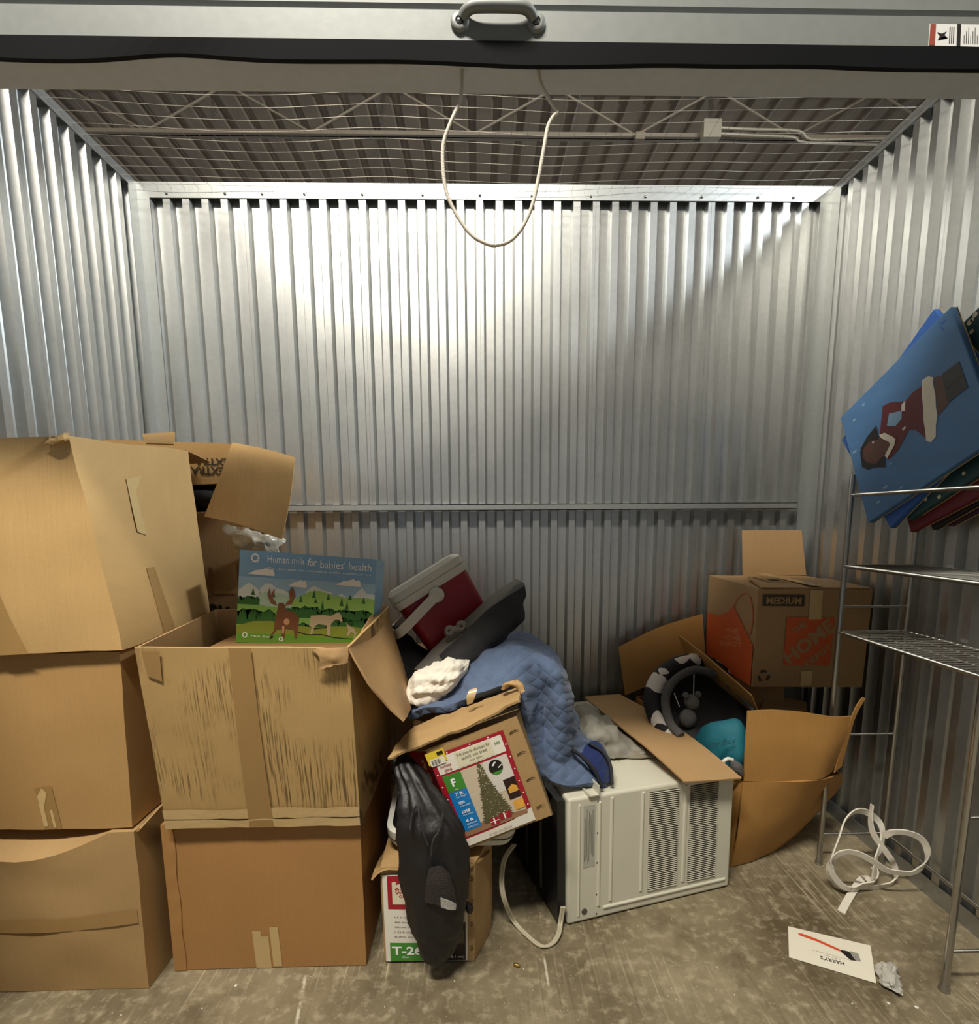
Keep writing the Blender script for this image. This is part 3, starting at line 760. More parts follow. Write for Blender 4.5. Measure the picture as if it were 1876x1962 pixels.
decal(Fm, [[(0, 0.4), (0.2, 0.4), (0.16, 0.57), (0.12, 0.62), (0.08, 0.655), (0.06, 0.64), (0.0, 0.57)], [(0.14, 0.4), (0.44, 0.4), (0.38, 0.55), (0.33, 0.60), (0.28, 0.61), (0.24, 0.655), (0.20, 0.66), (0.16, 0.60)], [(0.44, 0.45), (0.74, 0.45), (0.68, 0.60), (0.62, 0.62), (0.56, 0.66), (0.545, 0.665), (0.50, 0.60)], [(0.7, 0.45), (0.84, 0.45), (0.79, 0.56), (0.755, 0.595), (0.72, 0.56)], [(0.82, 0.45), (1.0, 0.45), (1.0, 0.60), (0.94, 0.61), (0.905, 0.675), (0.87, 0.62), (0.84, 0.57)]], MATS['print_mountain'], 'print_mountains', mb, 0.0006)
decal(Fm, [[(0.12, 0.4), (0.46, 0.4), (0.42, 0.52), (0.3, 0.56), (0.2, 0.57), (0.14, 0.52)]], MATS['print_mountain_green'], 'print_foothills', mb, 0.0008)
decal(Fm, [[(0.38, 0.3), (1.0, 0.3), (1.0, 0.55), (0.9, 0.56), (0.8, 0.55), (0.7, 0.57), (0.6, 0.61), (0.53, 0.60), (0.46, 0.55), (0.40, 0.48)]], MATS['print_hill'], 'print_hill', mb, 0.0010)
decal(Fm, [[(0.0, 0.0), (1.0, 0.0), (1.0, 0.40), (0.8, 0.38), (0.6, 0.34), (0.45, 0.36), (0.3, 0.40), (0.0, 0.44)]], MATS['print_meadow'], 'print_meadow', mb, 0.0012)
def fringe(u0, u1, vb, vt, n, jit, seed):
    rnd = random.Random(seed); pts = [(u0, vb)]
    pts.append((u1, vb))
    for i in range(n, -1, -1):
        u = u0 + (u1 - u0) * i / n; h = vt + rnd.uniform(-jit, jit)
        pts.append((u, h))
        if i: pts.append((u - (u1 - u0) / n * 0.5, h - jit * rnd.uniform(0.8, 2.2)))
    return pts
fr = [fringe(0.0, 0.16, 0.42, 0.50, 10, 0.018, 1), fringe(0.36, 0.62, 0.30, 0.42, 16, 0.02, 2), fringe(0.56, 1.0, 0.28, 0.40, 26, 0.025, 3), fringe(0.0, 0.30, 0.20, 0.34, 14, 0.05, 4), fringe(0.62, 1.0, 0.20, 0.30, 20, 0.04, 5), fringe(0.45, 0.62, 0.20, 0.24, 8, 0.03, 6)]
for (u, v, h) in ((0.11, 0.55, 0.05), (0.39, 0.60, 0.04), (0.26, 0.53, 0.03), (0.46, 0.50, 0.05), (0.555, 0.56, 0.06), (0.66, 0.54, 0.05), (0.57, 0.49, 0.035), (0.76, 0.49, 0.07), (0.82, 0.55, 0.04), (0.92, 0.52, 0.05), (0.80, 0.45, 0.06), (0.62, 0.44, 0.07)):
    fr.append([(u - 0.014, v - h / 2), (u + 0.014, v - h / 2), (u, v + h)])
decal(Fm, fr, MATS['print_forest'], 'print_trees', mb, 0.0014)
decal(Fm, [[(0.0, 0.0), (1.0, 0.0), (1.0, 0.2), (0.85, 0.23), (0.7, 0.22), (0.55, 0.2), (0.4, 0.22), (0.25, 0.25), (0.12, 0.24), (0.0, 0.18)]], MATS['print_olive'], 'print_mound', mb, 0.0016)
decal(Fm, [[(0.0, 0.0), (1.0, 0.0), (1.0, 0.12), (0.6, 0.10), (0.3, 0.11), (0.0, 0.10)]], MATS['print_grass_low'], 'print_grass', mb, 0.0018)
cl = []
for (u, v, w) in ((0.16, 0.77, 0.20), (0.43, 0.665, 0.135), (0.80, 0.71, 0.19)):
    cl.append([(u - w / 2, v - 0.02), (u + w / 2, v - 0.03), (u + w / 2, v + 0.0), (u + w * 0.42, v + 0.05), (u + w * 0.3, v + 0.035), (u + w * 0.2, v + 0.055), (u + w * 0.05, v + 0.04), (u - w * 0.05, v + 0.03), (u - w * 0.2, v + 0.025), (u - w * 0.3, v + 0.005)])
decal(Fm, cl, MATS['print_cloud'], 'print_cloud', mb, 0.0010, each=True)
moose = [[(0.275, 0.22), (0.30, 0.45), (0.335, 0.46), (0.36, 0.38), (0.42, 0.36), (0.455, 0.30), (0.45, 0.2), (0.445, 0.06), (0.43, 0.06), (0.42, 0.16), (0.36, 0.17), (0.355, 0.06), (0.335, 0.06), (0.33, 0.16), (0.30, 0.16), (0.27, 0.10), (0.25, 0.07), (0.245, 0.08), (0.275, 0.15)]]
decal(Fm, moose, MATS['print_moose'], 'print_moose', mb, 0.0020)
ant = []
for s_, cx in ((-1, 0.29), (1, 0.345)):
    ant += [[(cx, 0.42), (cx + s_ * 0.05, 0.45), (cx + s_ * 0.075, 0.54), (cx + s_ * 0.06, 0.62), (cx + s_ * 0.05, 0.53), (cx + s_ * 0.03, 0.60), (cx + s_ * 0.022, 0.60), (cx + s_ * 0.035, 0.50), (cx + s_ * 0.01, 0.455)]]
decal(Fm, ant, MATS['print_antler'], 'print_antlers', mb, 0.0021)
decal(Fm, [disc(0.365, 0.25, 0.022, 1.6), [(0.335, 0.12), (0.35, 0.12), (0.35, 0.2), (0.335, 0.2)]], MATS['print_pink'], 'print_calf', mb, 0.0023)
decal(Fm, [[(0.53, 0.22), (0.54, 0.33), (0.62, 0.345), (0.69, 0.34), (0.72, 0.37), (0.745, 0.385), (0.76, 0.36), (0.775, 0.29), (0.765, 0.275), (0.745, 0.30), (0.72, 0.30), (0.69, 0.25), (0.685, 0.10), (0.67, 0.10), (0.66, 0.23), (0.60, 0.24), (0.575, 0.22), (0.555, 0.12), (0.54, 0.12), (0.55, 0.2)], [(0.80, 0.27), (0.83, 0.23), (0.86, 0.21), (0.88, 0.16), (0.87, 0.1), (0.86, 0.1), (0.865, 0.15), (0.84, 0.17), (0.82, 0.12), (0.81, 0.12), (0.82, 0.19)]], MATS['print_deer'], 'print_deer', mb, 0.0022)
decal(Fm, [[(0.44, 0.15), (0.52, 0.12), (0.62, 0.13), (0.72, 0.10), (0.85, 0.09), (0.85, 0.082), (0.72, 0.09), (0.62, 0.12), (0.52, 0.11), (0.44, 0.14)], [(0.245, 0.05), (0.275, 0.07), (0.275, 0.085), (0.25, 0.08)], [(0.56, 0.19), (0.66, 0.215), (0.66, 0.205), (0.57, 0.18)]], MATS['print_dark'], 'print_twigs', mb, 0.0024)
WP = MATS['print_white']
lettering(Fm, 'Human milk', 0.205, 0.885, 0.475, 0.965, WP, 'lettering', mb, 0.002)
lettering(Fm, 'for', 0.495, 0.875, 0.565, 0.965, WP, 'lettering', mb, 0.002, bold=0.02, shear=0.3)
lettering(Fm, "babies' health", 0.59, 0.865, 0.965, 0.95, WP, 'lettering', mb, 0.002)
lettering(Fm, 'To donate or receive milk contact us', 0.205, 0.812, 0.965, 0.835, WP, 'lettering', mb, 0.002)
flw = []
for (u, v, r) in ((0.115, 0.925, 0.034), (0.065, 0.085, 0.022), (0.33, 0.055, 0.018)):
    for k in range(9):
        a = 2 * math.pi * k / 9
        flw.append(disc(u + r * 0.72 * math.cos(a), v + r * 1.6 * 0.72 * math.sin(a), r * 0.24, 1.6, 8))
for k in range(3): decal(Fm, flw[9 * k:9 * k + 9], WP, 'print_flower_emblem', mb, 0.0024)
lettering(Fm, 'Milk Bank', 0.11, 0.065, 0.28, 0.085, WP, 'lettering', mb, 0.0024)

# ------------------------------------------------------------------ pile in the back left corner
plain('film', (206, 196, 176), 0.22, var=0.15, scale=30, bump=0.9, bscale=45); plain('cloth_and_gap_black', (22, 21, 22), 0.85, var=0.3, bump=0.5, bscale=40)
G8 = [(-1.22, 1.76, 0.002), (-0.675, 1.76, 0.002), (-0.86, 2.20, 0.002), (-1.24, 2.20, 0.002), (-1.22, 1.76, 1.20), (-0.668, 1.76, 1.20), (-0.86, 2.20, 1.20), (-1.24, 2.20, 1.20)]
bg = thing('cardboard_box', 'tall brown carton printed with black lettering behind the picture box', 'box', base_of(G8))
hexa('body', G8, KF, bg, {'front': 0.012}, 8, 0.006, 12.0)
Fg = cface(G8, 'front', 0.012)
lettering(Fg, 'Hav', 0.53, 0.712, 0.745, 0.772, MATS['ink_black'], 'lettering', bg, 0.004, bold=0.03, ang=-0.2)
lettering(Fg, 'Re', 0.64, 0.618, 0.755, 0.678, MATS['ink_black'], 'lettering', bg, 0.004, bold=0.03)
decal(Fg, [rect(0.66, 0.78, 0.80, 0.86)], MATS['tape_brown'], 'tape', bg, 0.004)
sheet('plastic_film', [[(-0.8019, 1.7200, 1.1516), (-0.7253, 1.7100, 1.1432), (-0.6653, 1.7200, 1.1312), (-0.6374, 1.8000, 1.1152)], [(-0.7709, 1.7000, 1.1195), (-0.7030, 1.6900, 1.1114), (-0.6515, 1.7000, 1.0993), (-0.6371, 1.7600, 1.0796)], [(-0.7604, 1.7250, 1.0825), (-0.6999, 1.7150, 1.0695), (-0.6533, 1.7200, 1.0622), (-0.6238, 1.7500, 1.0465)]], 0.004, MATS['film'], bg, 6, 6, 0.022, 26, 2.0, 50)
# black bundle put in for the shaded gap between, then the open EXTRA carton
g_ = loft('cloth_and_gap_black', [((-1.15, 1.92, 1.244), Vector((0, 0.08, 0)), Vector((0, 0, 0.03))), ((-1.0, 1.92, 1.244), Vector((0, 0.15, 0)), Vector((0, 0, 0.04))), ((-0.86, 1.92, 1.244), Vector((0, 0.15, 0)), Vector((0, 0, 0.04))), ((-0.75, 1.93, 1.244), Vector((0, 0.08, 0)), Vector((0, 0, 0.03)))], MATS['cloth_and_gap_black'], None, 24, None, 0.004, 14, 3.0)
tag(g_, 'black cloth bundle standing in for the shaded gap under the open carton in the back corner', 'cloth')
F8 = [(-1.18, 1.79, 1.288), (-0.7890, 1.7900, 1.2891), (-0.84, 2.14, 1.288), (-1.18, 2.14, 1.288), (-1.18, 1.78, 1.428), (-0.7755, 1.7800, 1.4137), (-0.82, 2.14, 1.42), (-1.18, 2.14, 1.428)]
bf = thing('cardboard_box', 'open carton printed EXTRA upside down with a big hanging flap, back left corner', 'box', base_of(F8))
hexa('body', F8, KB, bf, {'front': 0.004}, 8, 0.003, 15.0)
Ff = cface(F8, 'front', 0.004)
plain('ink_brown', (62, 52, 30), 0.6, var=0.05)
lettering(Ff, 'EXTRA', 0.67, 0.22, 0.93, 0.42, MATS['ink_brown'], 'lettering', bf, 0.003, bold=0.025, rot180=True)
lettering(Ff, 'EXTRA', 0.70, 0.46, 0.97, 0.63, MATS['ink_brown'], 'lettering', bf, 0.003, bold=0.025, rot180=True)
sheet('hanging_flap', [[(-0.7667, 1.7600, 1.4126), (-0.6966, 1.7450, 1.3977), (-0.6274, 1.7300, 1.3815), (-0.5610, 1.7200, 1.3613)], [(-0.7644, 1.7200, 1.3745), (-0.6905, 1.7000, 1.3564), (-0.6197, 1.6850, 1.3392), (-0.5529, 1.6750, 1.3226)], [(-0.7850, 1.6900, 1.2938), (-0.7053, 1.6700, 1.2766), (-0.6294, 1.6550, 1.2524), (-0.5589, 1.6450, 1.2317)], [(-0.8229, 1.6600, 1.1839), (-0.7403, 1.6400, 1.1680), (-0.6606, 1.6300, 1.1445), (-0.5817, 1.6200, 1.1149)]], 0.005, KB, bf, 5, 5, 0.0015, 12, 1.0, 40)

# ------------------------------------------------------------------ tree cartons in the middle
plain('label_red', (164, 26, 44), 0.35, var=0.08); plain('label_white', (232, 226, 212), 0.4, var=0.04); plain('label_cream', (222, 214, 186), 0.45, var=0.06)
plain('label_green', (66, 140, 50), 0.4); plain('label_blue', (24, 124, 196), 0.4); plain('label_yellow', (226, 200, 50), 0.4); plain('label_wood', (156, 116, 86), 0.5, var=0.15, stretch=(3, 1, 20))
plain('label_room', (206, 190, 166), 0.45); plain('label_wall', (216, 210, 200), 0.45); plain('label_tree', (92, 86, 56), 0.6, var=0.55, scale=160); plain('label_fire', (236, 170, 70), 0.4, var=0.3, scale=40); plain('label_soot', (44, 24, 20), 0.5); plain('label_gold', (206, 180, 130), 0.4)
T8 = [(-0.258, 1.292, 0.003), (-0.018, 1.290, 0.003), (0.030, 1.40, 0.003), (-0.258, 1.66, 0.003), (-0.262, 1.294, 0.275), (-0.014, 1.292, 0.285), (0.034, 1.42, 0.288), (-0.262, 1.66, 0.285)]
bt = thing('tree_carton', 'lower tree carton printed T-26, white front with red and green labels', 'box', base_of(T8))
hexa('body', T8, KC, bt, {'front': 0.006}, 8, 0.003, 21.0)
Ft = cface(T8, 'front', 0.006)
fp = decal(Ft, [rect(0.02, 0.015, 0.92, 0.93)], MATS['label_white'], 'printed_front', bt, 0.0035, du=0.1)
decal(Ft, [rect(0.07, 0.58, 0.62, 0.92)], MATS['label_red'], 'print_red_panel', fp, 0.0042, bt, 0.1)
decal(Ft, [rect(0.12, 0.63, 0.62, 0.86)], MATS['label_cream'], 'print_cream_panel', fp, 0.0047, bt, 0.1)
decal(Ft, [[(0.16, 0.83), (0.30, 0.86), (0.30, 0.90), (0.17, 0.87)]], MATS['label_red'], 'print_ribbon', fp, 0.005, bt)
decal(Ft, [rect(0.07, 0.02, 0.42, 0.22)], MATS['label_green'], 'print_green_panel', fp, 0.0042, bt, 0.1)
decal(Ft, [rect(0.55, 0.02, 0.90, 0.42)], MATS['label_soot'], 'print_photo', fp, 0.0042, bt, 0.1)
decal(Ft, [rect(0.55, 0.42, 0.90, 0.62)], MATS['label_room'], 'print_photo_wall', fp, 0.0042, bt, 0.1)
decal(Ft, [fringe(0.6, 0.88, 0.2, 0.36, 14, 0.02, 11)], MATS['label_tree'], 'print_tree', fp, 0.0046, bt, 0.1)
LR = MATS['label_red']
lettering(Ft, '6.5-FT', 0.15, 0.775, 0.42, 0.805, LR, 'lettering', fp, 0.0052, bold=0.02, root=bt)
lettering(Ft, 'WINDHAM', 0.15, 0.735, 0.50, 0.765, LR, 'lettering', fp, 0.0052, bold=0.02, root=bt)
lettering(Ft, 'CLEAR', 0.19, 0.70, 0.36, 0.725, LR, 'lettering', fp, 0.0052, bold=0.02, root=bt)
for k, s_ in enumerate(('6.5 ft tree height', '400 branch tips', '400 clear mini lights', '1.22 ft diameter', 'bulbs stay lit')):
    lettering(Ft, s_, 0.13, 0.485 - k * 0.052, 0.42, 0.503 - k * 0.052, MATS['ink_black'], 'lettering', fp, 0.0046, root=bt)
lettering(Ft, 'T-26', 0.09, 0.09, 0.42, 0.185, MATS['print_white'], 'lettering', fp, 0.0052, bold=0.03, root=bt)
lettering(Ft, 'Clear', 0.20, 0.055, 0.28, 0.078, MATS['print_white'], 'lettering', fp, 0.0052, root=bt)
lettering(Ft, 'm x 198.1 cm)', 0.60, 0.04, 0.885, 0.075, MATS['print_white'], 'lettering', fp, 0.0052, root=bt)
decal(Ft, [[(0.945 + 0.02 * (k % 2), v), (0.985, v + 0.02), (0.985, v + 0.027), (0.945, v + 0.007)] for k, v in enumerate((0.86, 0.83, 0.62, 0.59, 0.40, 0.37, 0.15, 0.12))], MATS['ink_brown'], 'print_hatch', bt, 0.004)
sheet('lid_flap', [[(-0.2833, 1.4600, 0.2139), (-0.1844, 1.4600, 0.2152), (-0.0776, 1.4600, 0.2164), (0.0265, 1.4600, 0.2209)], [(-0.2837, 1.3600, 0.2414), (-0.1797, 1.3600, 0.2470), (-0.0755, 1.3600, 0.2542), (0.0247, 1.3700, 0.2578)], [(-0.2836, 1.2750, 0.2548), (-0.2503, 1.2800, 0.2769), (-0.1630, 1.2800, 0.2809), (-0.0216, 1.2820, 0.2824)]], 0.005, KC, bt, 5, 5, 0.003, 30, 2.0, 40, 0.003)

# flat white device with dark glass between the two tree cartons
plain('white_plastic', (214, 212, 200), 0.4, var=0.04); plain('dark_glass', (20, 20, 22), 0.15, var=0.1)
wd = thing('white_device', 'flat white plastic device with dark glass wedged between the tree cartons', 'device', (-0.06, 1.48, 0.30))
Mw = Matrix.Translation((-0.078, 1.335, 0.325)) @ Matrix.Rotation(math.radians(13), 4, 'X')
def rslab(M, w, d, t, r, n=6, taper=0.0):
    pts = []
    for cx, cy, a0 in ((w / 2 - r, d - r, 0), (-w / 2 + r, d - r, 90), (-w / 2 + r, r, 180), (w / 2 - r, r, 270)):
        for k in range(n + 1):
            a = math.radians(a0 + 90 * k / n); pts.append((cx + r * math.cos(a), cy + r * math.sin(a)))
    N = len(pts); vs = [M @ Vector((x * (1 - taper), y, -t / 2)) for x, y in pts] + [M @ Vector((x, y, -t / 6)) for x, y in pts] + [M @ Vector((x, y, t / 2)) for x, y in pts]
    fs = [tuple(range(N - 1, -1, -1)), tuple(range(2 * N, 3 * N))]
    for q_ in range(2):
        for i in range(N): fs.append((q_ * N + i, q_ * N + (i + 1) % N, (q_ + 1) * N + (i + 1) % N, (q_ + 1) * N + i))
    return vs, fs
vs, fs = rslab(Mw, 0.35, 0.28, 0.046, 0.04, 6, 0.05); obj('casing', vs, fs, 'white_plastic', wd, 35)
vs, fs = rslab(Mw @ Matrix.Translation((0, 0.012, 0.0245)), 0.32, 0.255, 0.004, 0.03); obj('glass', vs, fs, 'dark_glass', wd, 35)
g = Geo(); vs, fs = rslab(Mw @ Matrix.Translation((0, -0.0015, -0.004)), 0.351, 0.283, 0.0025, 0.04); obj('seam', vs, fs, 'ink_black', wd)

# upper tree carton, tipped over on its corner
P8 = [(-0.0378, 1.3000, 0.3177), (0.1867, 1.3000, 0.4101), (0.2331, 1.6000, 0.2444), (-0.0787, 1.5600, 0.2141), (-0.1376, 1.3000, 0.5935), (0.0941, 1.3000, 0.6800), (0.1368, 1.6000, 0.6096), (-0.2363, 1.5600, 0.4803)]
bp_ = thing('tree_carton', 'upper tipped tree carton with red border and tree picture, torn lid', 'box', base_of(P8))
hexa('body', P8, KC, bp_, {'front': 0.004}, 8, 0.002, 31.0)
Fp = cface(P8, 'front', 0.004); Fl = cface(P8, 'left')
decal(Fl, [rect(0.02, 0.03, 1.0, 0.98)], MATS['label_red'], 'red_side_print', bp_, 0.003, du=0.15)
decal(Fl, [[(0.68, 0.88 - 0.13 * k), (0.80, 0.92 - 0.13 * k), (0.86, 0.86 - 0.13 * k), (0.78, 0.80 - 0.13 * k), (0.66, 0.82 - 0.13 * k), (0.72, 0.85 - 0.13 * k), (0.79, 0.87 - 0.13 * k)] for k in range(5)], MATS['label_gold'], 'side_script_print', bp_, 0.004)
fp = decal(Fp, [rect(0.0, 0.03, 0.82, 0.93)], MATS['label_red'], 'printed_front', bp_, 0.003, du=0.1)
D_ = lambda polys, m, nm, o: decal(Fp, polys, MATS[m], nm, fp, o, bp_, 0.1)
D_([rect(0.05, 0.74, 0.78, 0.90), [(0.0, 0.03), (0.82, 0.03), (0.82, 0.16), (0.6, 0.11), (0.35, 0.10), (0.15, 0.10), (0.0, 0.10)]], 'label_white', 'print_white_panel', 0.0038)
D_([rect(0.26, 0.75, 0.66, 0.89)], 'label_cream', 'print_cream_panel', 0.0043)
D_([rect(0.06, 0.12, 0.77, 0.72)], 'label_room', 'print_room', 0.0038)
D_([rect(0.50, 0.40, 0.77, 0.72)], 'label_wall', 'print_room_wall', 0.0042)
D_([[(0.06, 0.12), (0.77, 0.12), (0.77, 0.16), (0.4, 0.20), (0.06, 0.20)]], 'label_wood', 'print_floor', 0.0042)
D_([rect(0.06, 0.56, 0.26, 0.72)], 'label_green', 'print_green_panel', 0.0046)
D_([rect(0.06, 0.17, 0.26, 0.555)], 'label_blue', 'print_blue_panel', 0.0046)
rnd = random.Random(5); L = []; Rr = []
for k in range(22):
    v = 0.70 - 0.52 * k / 21; w = 0.012 + 0.155 * k / 21
    L.append((0.46 - w - rnd.uniform(0, 0.022), v)); L.append((0.46 - w * 0.86, v - 0.012)); Rr.append((0.46 + w + rnd.uniform(0, 0.022), v)); Rr.append((0.46 + w * 0.86, v - 0.012))
D_([[(0.46, 0.74)] + Rr + list(reversed(L))], 'label_tree', 'print_tree', 0.0048)
D_([disc(0.46 + (rnd.uniform(-1, 1)) * (0.02 + 0.14 * t), 0.69 - 0.5 * t, 0.0045, 0.9, 6) for t in [rnd.random() for _ in range(70)]], 'label_cream', 'print_lights', 0.0054)
D_([rect(0.64, 0.30, 0.77, 0.50)], 'label_soot', 'print_fireplace', 0.0046)
D_([fringe(0.66, 0.76, 0.36, 0.42, 6, 0.02, 8), rect(0.66, 0.19, 0.77, 0.28)], 'label_fire', 'print_fire', 0.0052)
D_([disc(0.62, 0.64, 0.075, 0.92, 20)], 'dark_glass', 'print_round_inset', 0.0052)
D_([[(0.56, 0.60), (0.68, 0.60), (0.65, 0.575), (0.60, 0.572)]], 'label_green', 'print_inset_green', 0.0056)
D_([[(0.585, 0.66), (0.62, 0.69), (0.64, 0.685), (0.60, 0.655)], [(0.64, 0.63), (0.69, 0.65), (0.69, 0.643), (0.645, 0.622)]], 'print_white', 'print_inset_glints', 0.0056)
D_([rect(0.36, 0.135, 0.46, 0.20), rect(0.47, 0.15, 0.60, 0.215)], 'label_red', 'print_gifts', 0.0052)
D_([rect(0.40, 0.135, 0.415, 0.20), rect(0.52, 0.15, 0.535, 0.215), rect(0.36, 0.165, 0.46, 0.172)], 'print_white', 'print_gift_ribbon', 0.0056)
D_([disc(u, v, 0.008, 0.9, 8) for u, v in [(0.025, 0.15 + 0.12 * k) for k in range(6)] + [(0.80, 0.2 + 0.12 * k) for k in range(6)] + [(0.2, 0.915), (0.45, 0.915), (0.65, 0.915)]], 'print_white', 'print_dots', 0.0046)
D_([rect(-0.02, 0.855, 0.18, 0.97)], 'label_yellow', 'price_sticker', 0.0056)
D_([rect(0.0, 0.84, 0.16, 0.905)], 'label_white', 'barcode_label', 0.0062)
D_([rect(0.02 + 0.011 * k, 0.85, 0.02 + 0.011 * k + (0.004 if k % 3 else 0.008), 0.895) for k in range(9)] + [rect(0.10, 0.925, 0.165, 0.955)], 'ink_black', 'barcode_print', 0.0068)
L_ = lambda s_, u0, v0, u1, v1, m, o=0.006, b_=0.02: lettering(Fp, s_, u0, v0, u1, v1, MATS[m], 'lettering', fp, o, bold=b_, root=bp_)
L_('7-ft pre-lit duncan fir', 0.28, 0.845, 0.64, 0.875, 'ink_black', b_=0.0); L_('quick set tree', 0.32, 0.805, 0.60, 0.835, 'ink_black', b_=0.0); L_('clear lights', 0.39, 0.772, 0.53, 0.79, 'ink_black', b_=0.0); L_('588', 0.69, 0.83, 0.75, 0.855, 'label_green', 0.0052, 0.0)
L_('holiday', 0.08, 0.79, 0.20, 0.825, 'label_red', 0.005, 0.01); L_('time', 0.11, 0.755, 0.19, 0.785, 'label_red', 0.005, 0.01)
L_('F', 0.13, 0.605, 0.175, 0.68, 'print_white', b_=0.05); L_('clear', 0.135, 0.57, 0.175, 0.585, 'print_white', b_=0.0)
for k, (a, b_) in enumerate((('7 ft', 'tree height'), ('550', 'pre-strung lights'), ('1058', 'branch tips'), ('4 ft', 'diameter'))):
    v = 0.515 - 0.088 * k
    L_(a, 0.12, v, 0.12 + 0.022 * len(a), v + 0.030, 'print_white', b_=0.03); L_(b_, 0.12, v - 0.026, 0.235, v - 0.008, 'print_white', b_=0.0)
L_('Bulbs stay lit', 0.12, 0.19, 0.235, 0.21, 'print_white', b_=0.0); L_('(e) sapin pre-illumine', 0.30, 0.05, 0.56, 0.075, 'label_wood', b_=0.0)
decal(Fp, [[(0.87, v), (0.93, v + 0.012), (0.98, v + 0.005), (0.93, v + 0.022), (0.87, v + 0.014)] for v in (0.87, 0.66, 0.40, 0.12)], MATS['ink_brown'], 'print_hatch', bp_, 0.003)
sheet('torn_lid', [[(-0.1817, 1.4200, 0.6085), (-0.0808, 1.4200, 0.6460), (0.0197, 1.4200, 0.6804), (0.1155, 1.4200, 0.7176)], [(-0.2050, 1.3400, 0.6039), (-0.0954, 1.3350, 0.6413), (0.0089, 1.3300, 0.6811), (0.1087, 1.3350, 0.7283)], [(-0.2354, 1.2750, 0.5803), (-0.1291, 1.2850, 0.6180), (-0.0178, 1.2850, 0.6588), (0.1033, 1.2850, 0.7275)]], 0.006, KC, bp_, 6, 6, 0.006, 34, 6.0, 30, 0.008)
sheet('lid_tape_curl', [[(-0.0315, 1.3450, 0.6959), (-0.0179, 1.3450, 0.6999)], [(-0.0325, 1.3400, 0.7201), (-0.0082, 1.3400, 0.7253)], [(-0.0244, 1.3500, 0.7334), (-0.0054, 1.3500, 0.7388)]], 0.002, MATS['tape_clear'], bp_, 3, 3)
loft('torn_curl', [((0.0693, 1.3800, 0.7282), Vector((0.010, 0, 0.004)), Vector((0, 0.010, 0))), ((0.0825, 1.3700, 0.7469), Vector((0.016, 0, 0.004)), Vector((0, 0.012, 0))), ((0.1011, 1.3600, 0.7427), Vector((0.010, 0, 0.010)), Vector((0, 0.012, 0))), ((0.1112, 1.3500, 0.7261), Vector((0.008, 0, 0.006)), Vector((0, 0.01, 0)))], KC, bp_, 10, None, 0.006, 50)

# ------------------------------------------------------------------ moving blanket and the things on it
def quilted(name, col, sc=46.0):
    m = bpy.data.materials.new(name); n, l, b = nodes_of(m); tc = n.new('ShaderNodeTexCoord')
    nz = n.new('ShaderNodeTexNoise'); nz.inputs['Scale'].default_value = 30; nz.inputs['Detail'].default_value = 6; l.new(tc.outputs['Object'], nz.inputs['Vector'])
    hs = []
    for ang in (0.9, -0.75):
        mp = n.new('ShaderNodeMapping'); mp.inputs['Rotation'].default_value = (0.35, ang, 0.3); l.new(tc.outputs['Object'], mp.inputs[0])
        w = n.new('ShaderNodeTexWave'); w.bands_direction = 'X'; w.inputs['Scale'].default_value = sc / 4; w.inputs['Distortion'].default_value = 1.2; w.inputs['Detail Scale'].default_value = 1.0
        l.new(mp.outputs[0], w.inputs['Vector'])
        p = n.new('ShaderNodeMath'); p.operation = 'POWER'; p.inputs[1].default_value = 0.35; l.new(w.outputs['Fac'], p.inputs[0]); hs.append(p.outputs[0])
    mu = n.new('ShaderNodeMath'); mu.operation = 'MULTIPLY'; l.new(hs[0], mu.inputs[0]); l.new(hs[1], mu.inputs[1])
    ad = n.new('ShaderNodeMath'); ad.operation = 'MULTIPLY_ADD'; ad.inputs[1].default_value = 0.12; l.new(nz.outputs[0], ad.inputs[0]); l.new(mu.outputs[0], ad.inputs[2])
    bp = n.new('ShaderNodeBump'); bp.inputs['Strength'].default_value = 0.45; bp.inputs['Distance'].default_value = 0.006
    l.new(ad.outputs[0], bp.inputs['Height']); l.new(bp.outputs[0], b.inputs['Normal'])
    c = lin(col); mx = n.new('ShaderNodeMix'); mx.data_type = 'RGBA'; mx.inputs[6].default_value = tuple(x * 0.78 for x in c[:3]) + (1,); mx.inputs[7].default_value = tuple(x * 1.15 for x in c[:3]) + (1,)
    l.new(nz.outputs[0], mx.inputs[0]); l.new(mx.outputs[2], b.inputs['Base Color']); b.inputs['Roughness'].default_value = 0.9; b.inputs['Specular IOR Level'].default_value = 0.15
    b.inputs['Sheen Weight'].default_value = 0.15
    MATS[name] = m
quilted('quilt_blue', (92, 108, 136)); quilted('quilt_navy', (34, 48, 96)); plain('binding', (30, 30, 38), 0.8)
bl = thing('moving_blanket', 'quilted blue moving blanket draped over the tipped tree carton', 'blanket', (0.1, 1.5, 0.4))
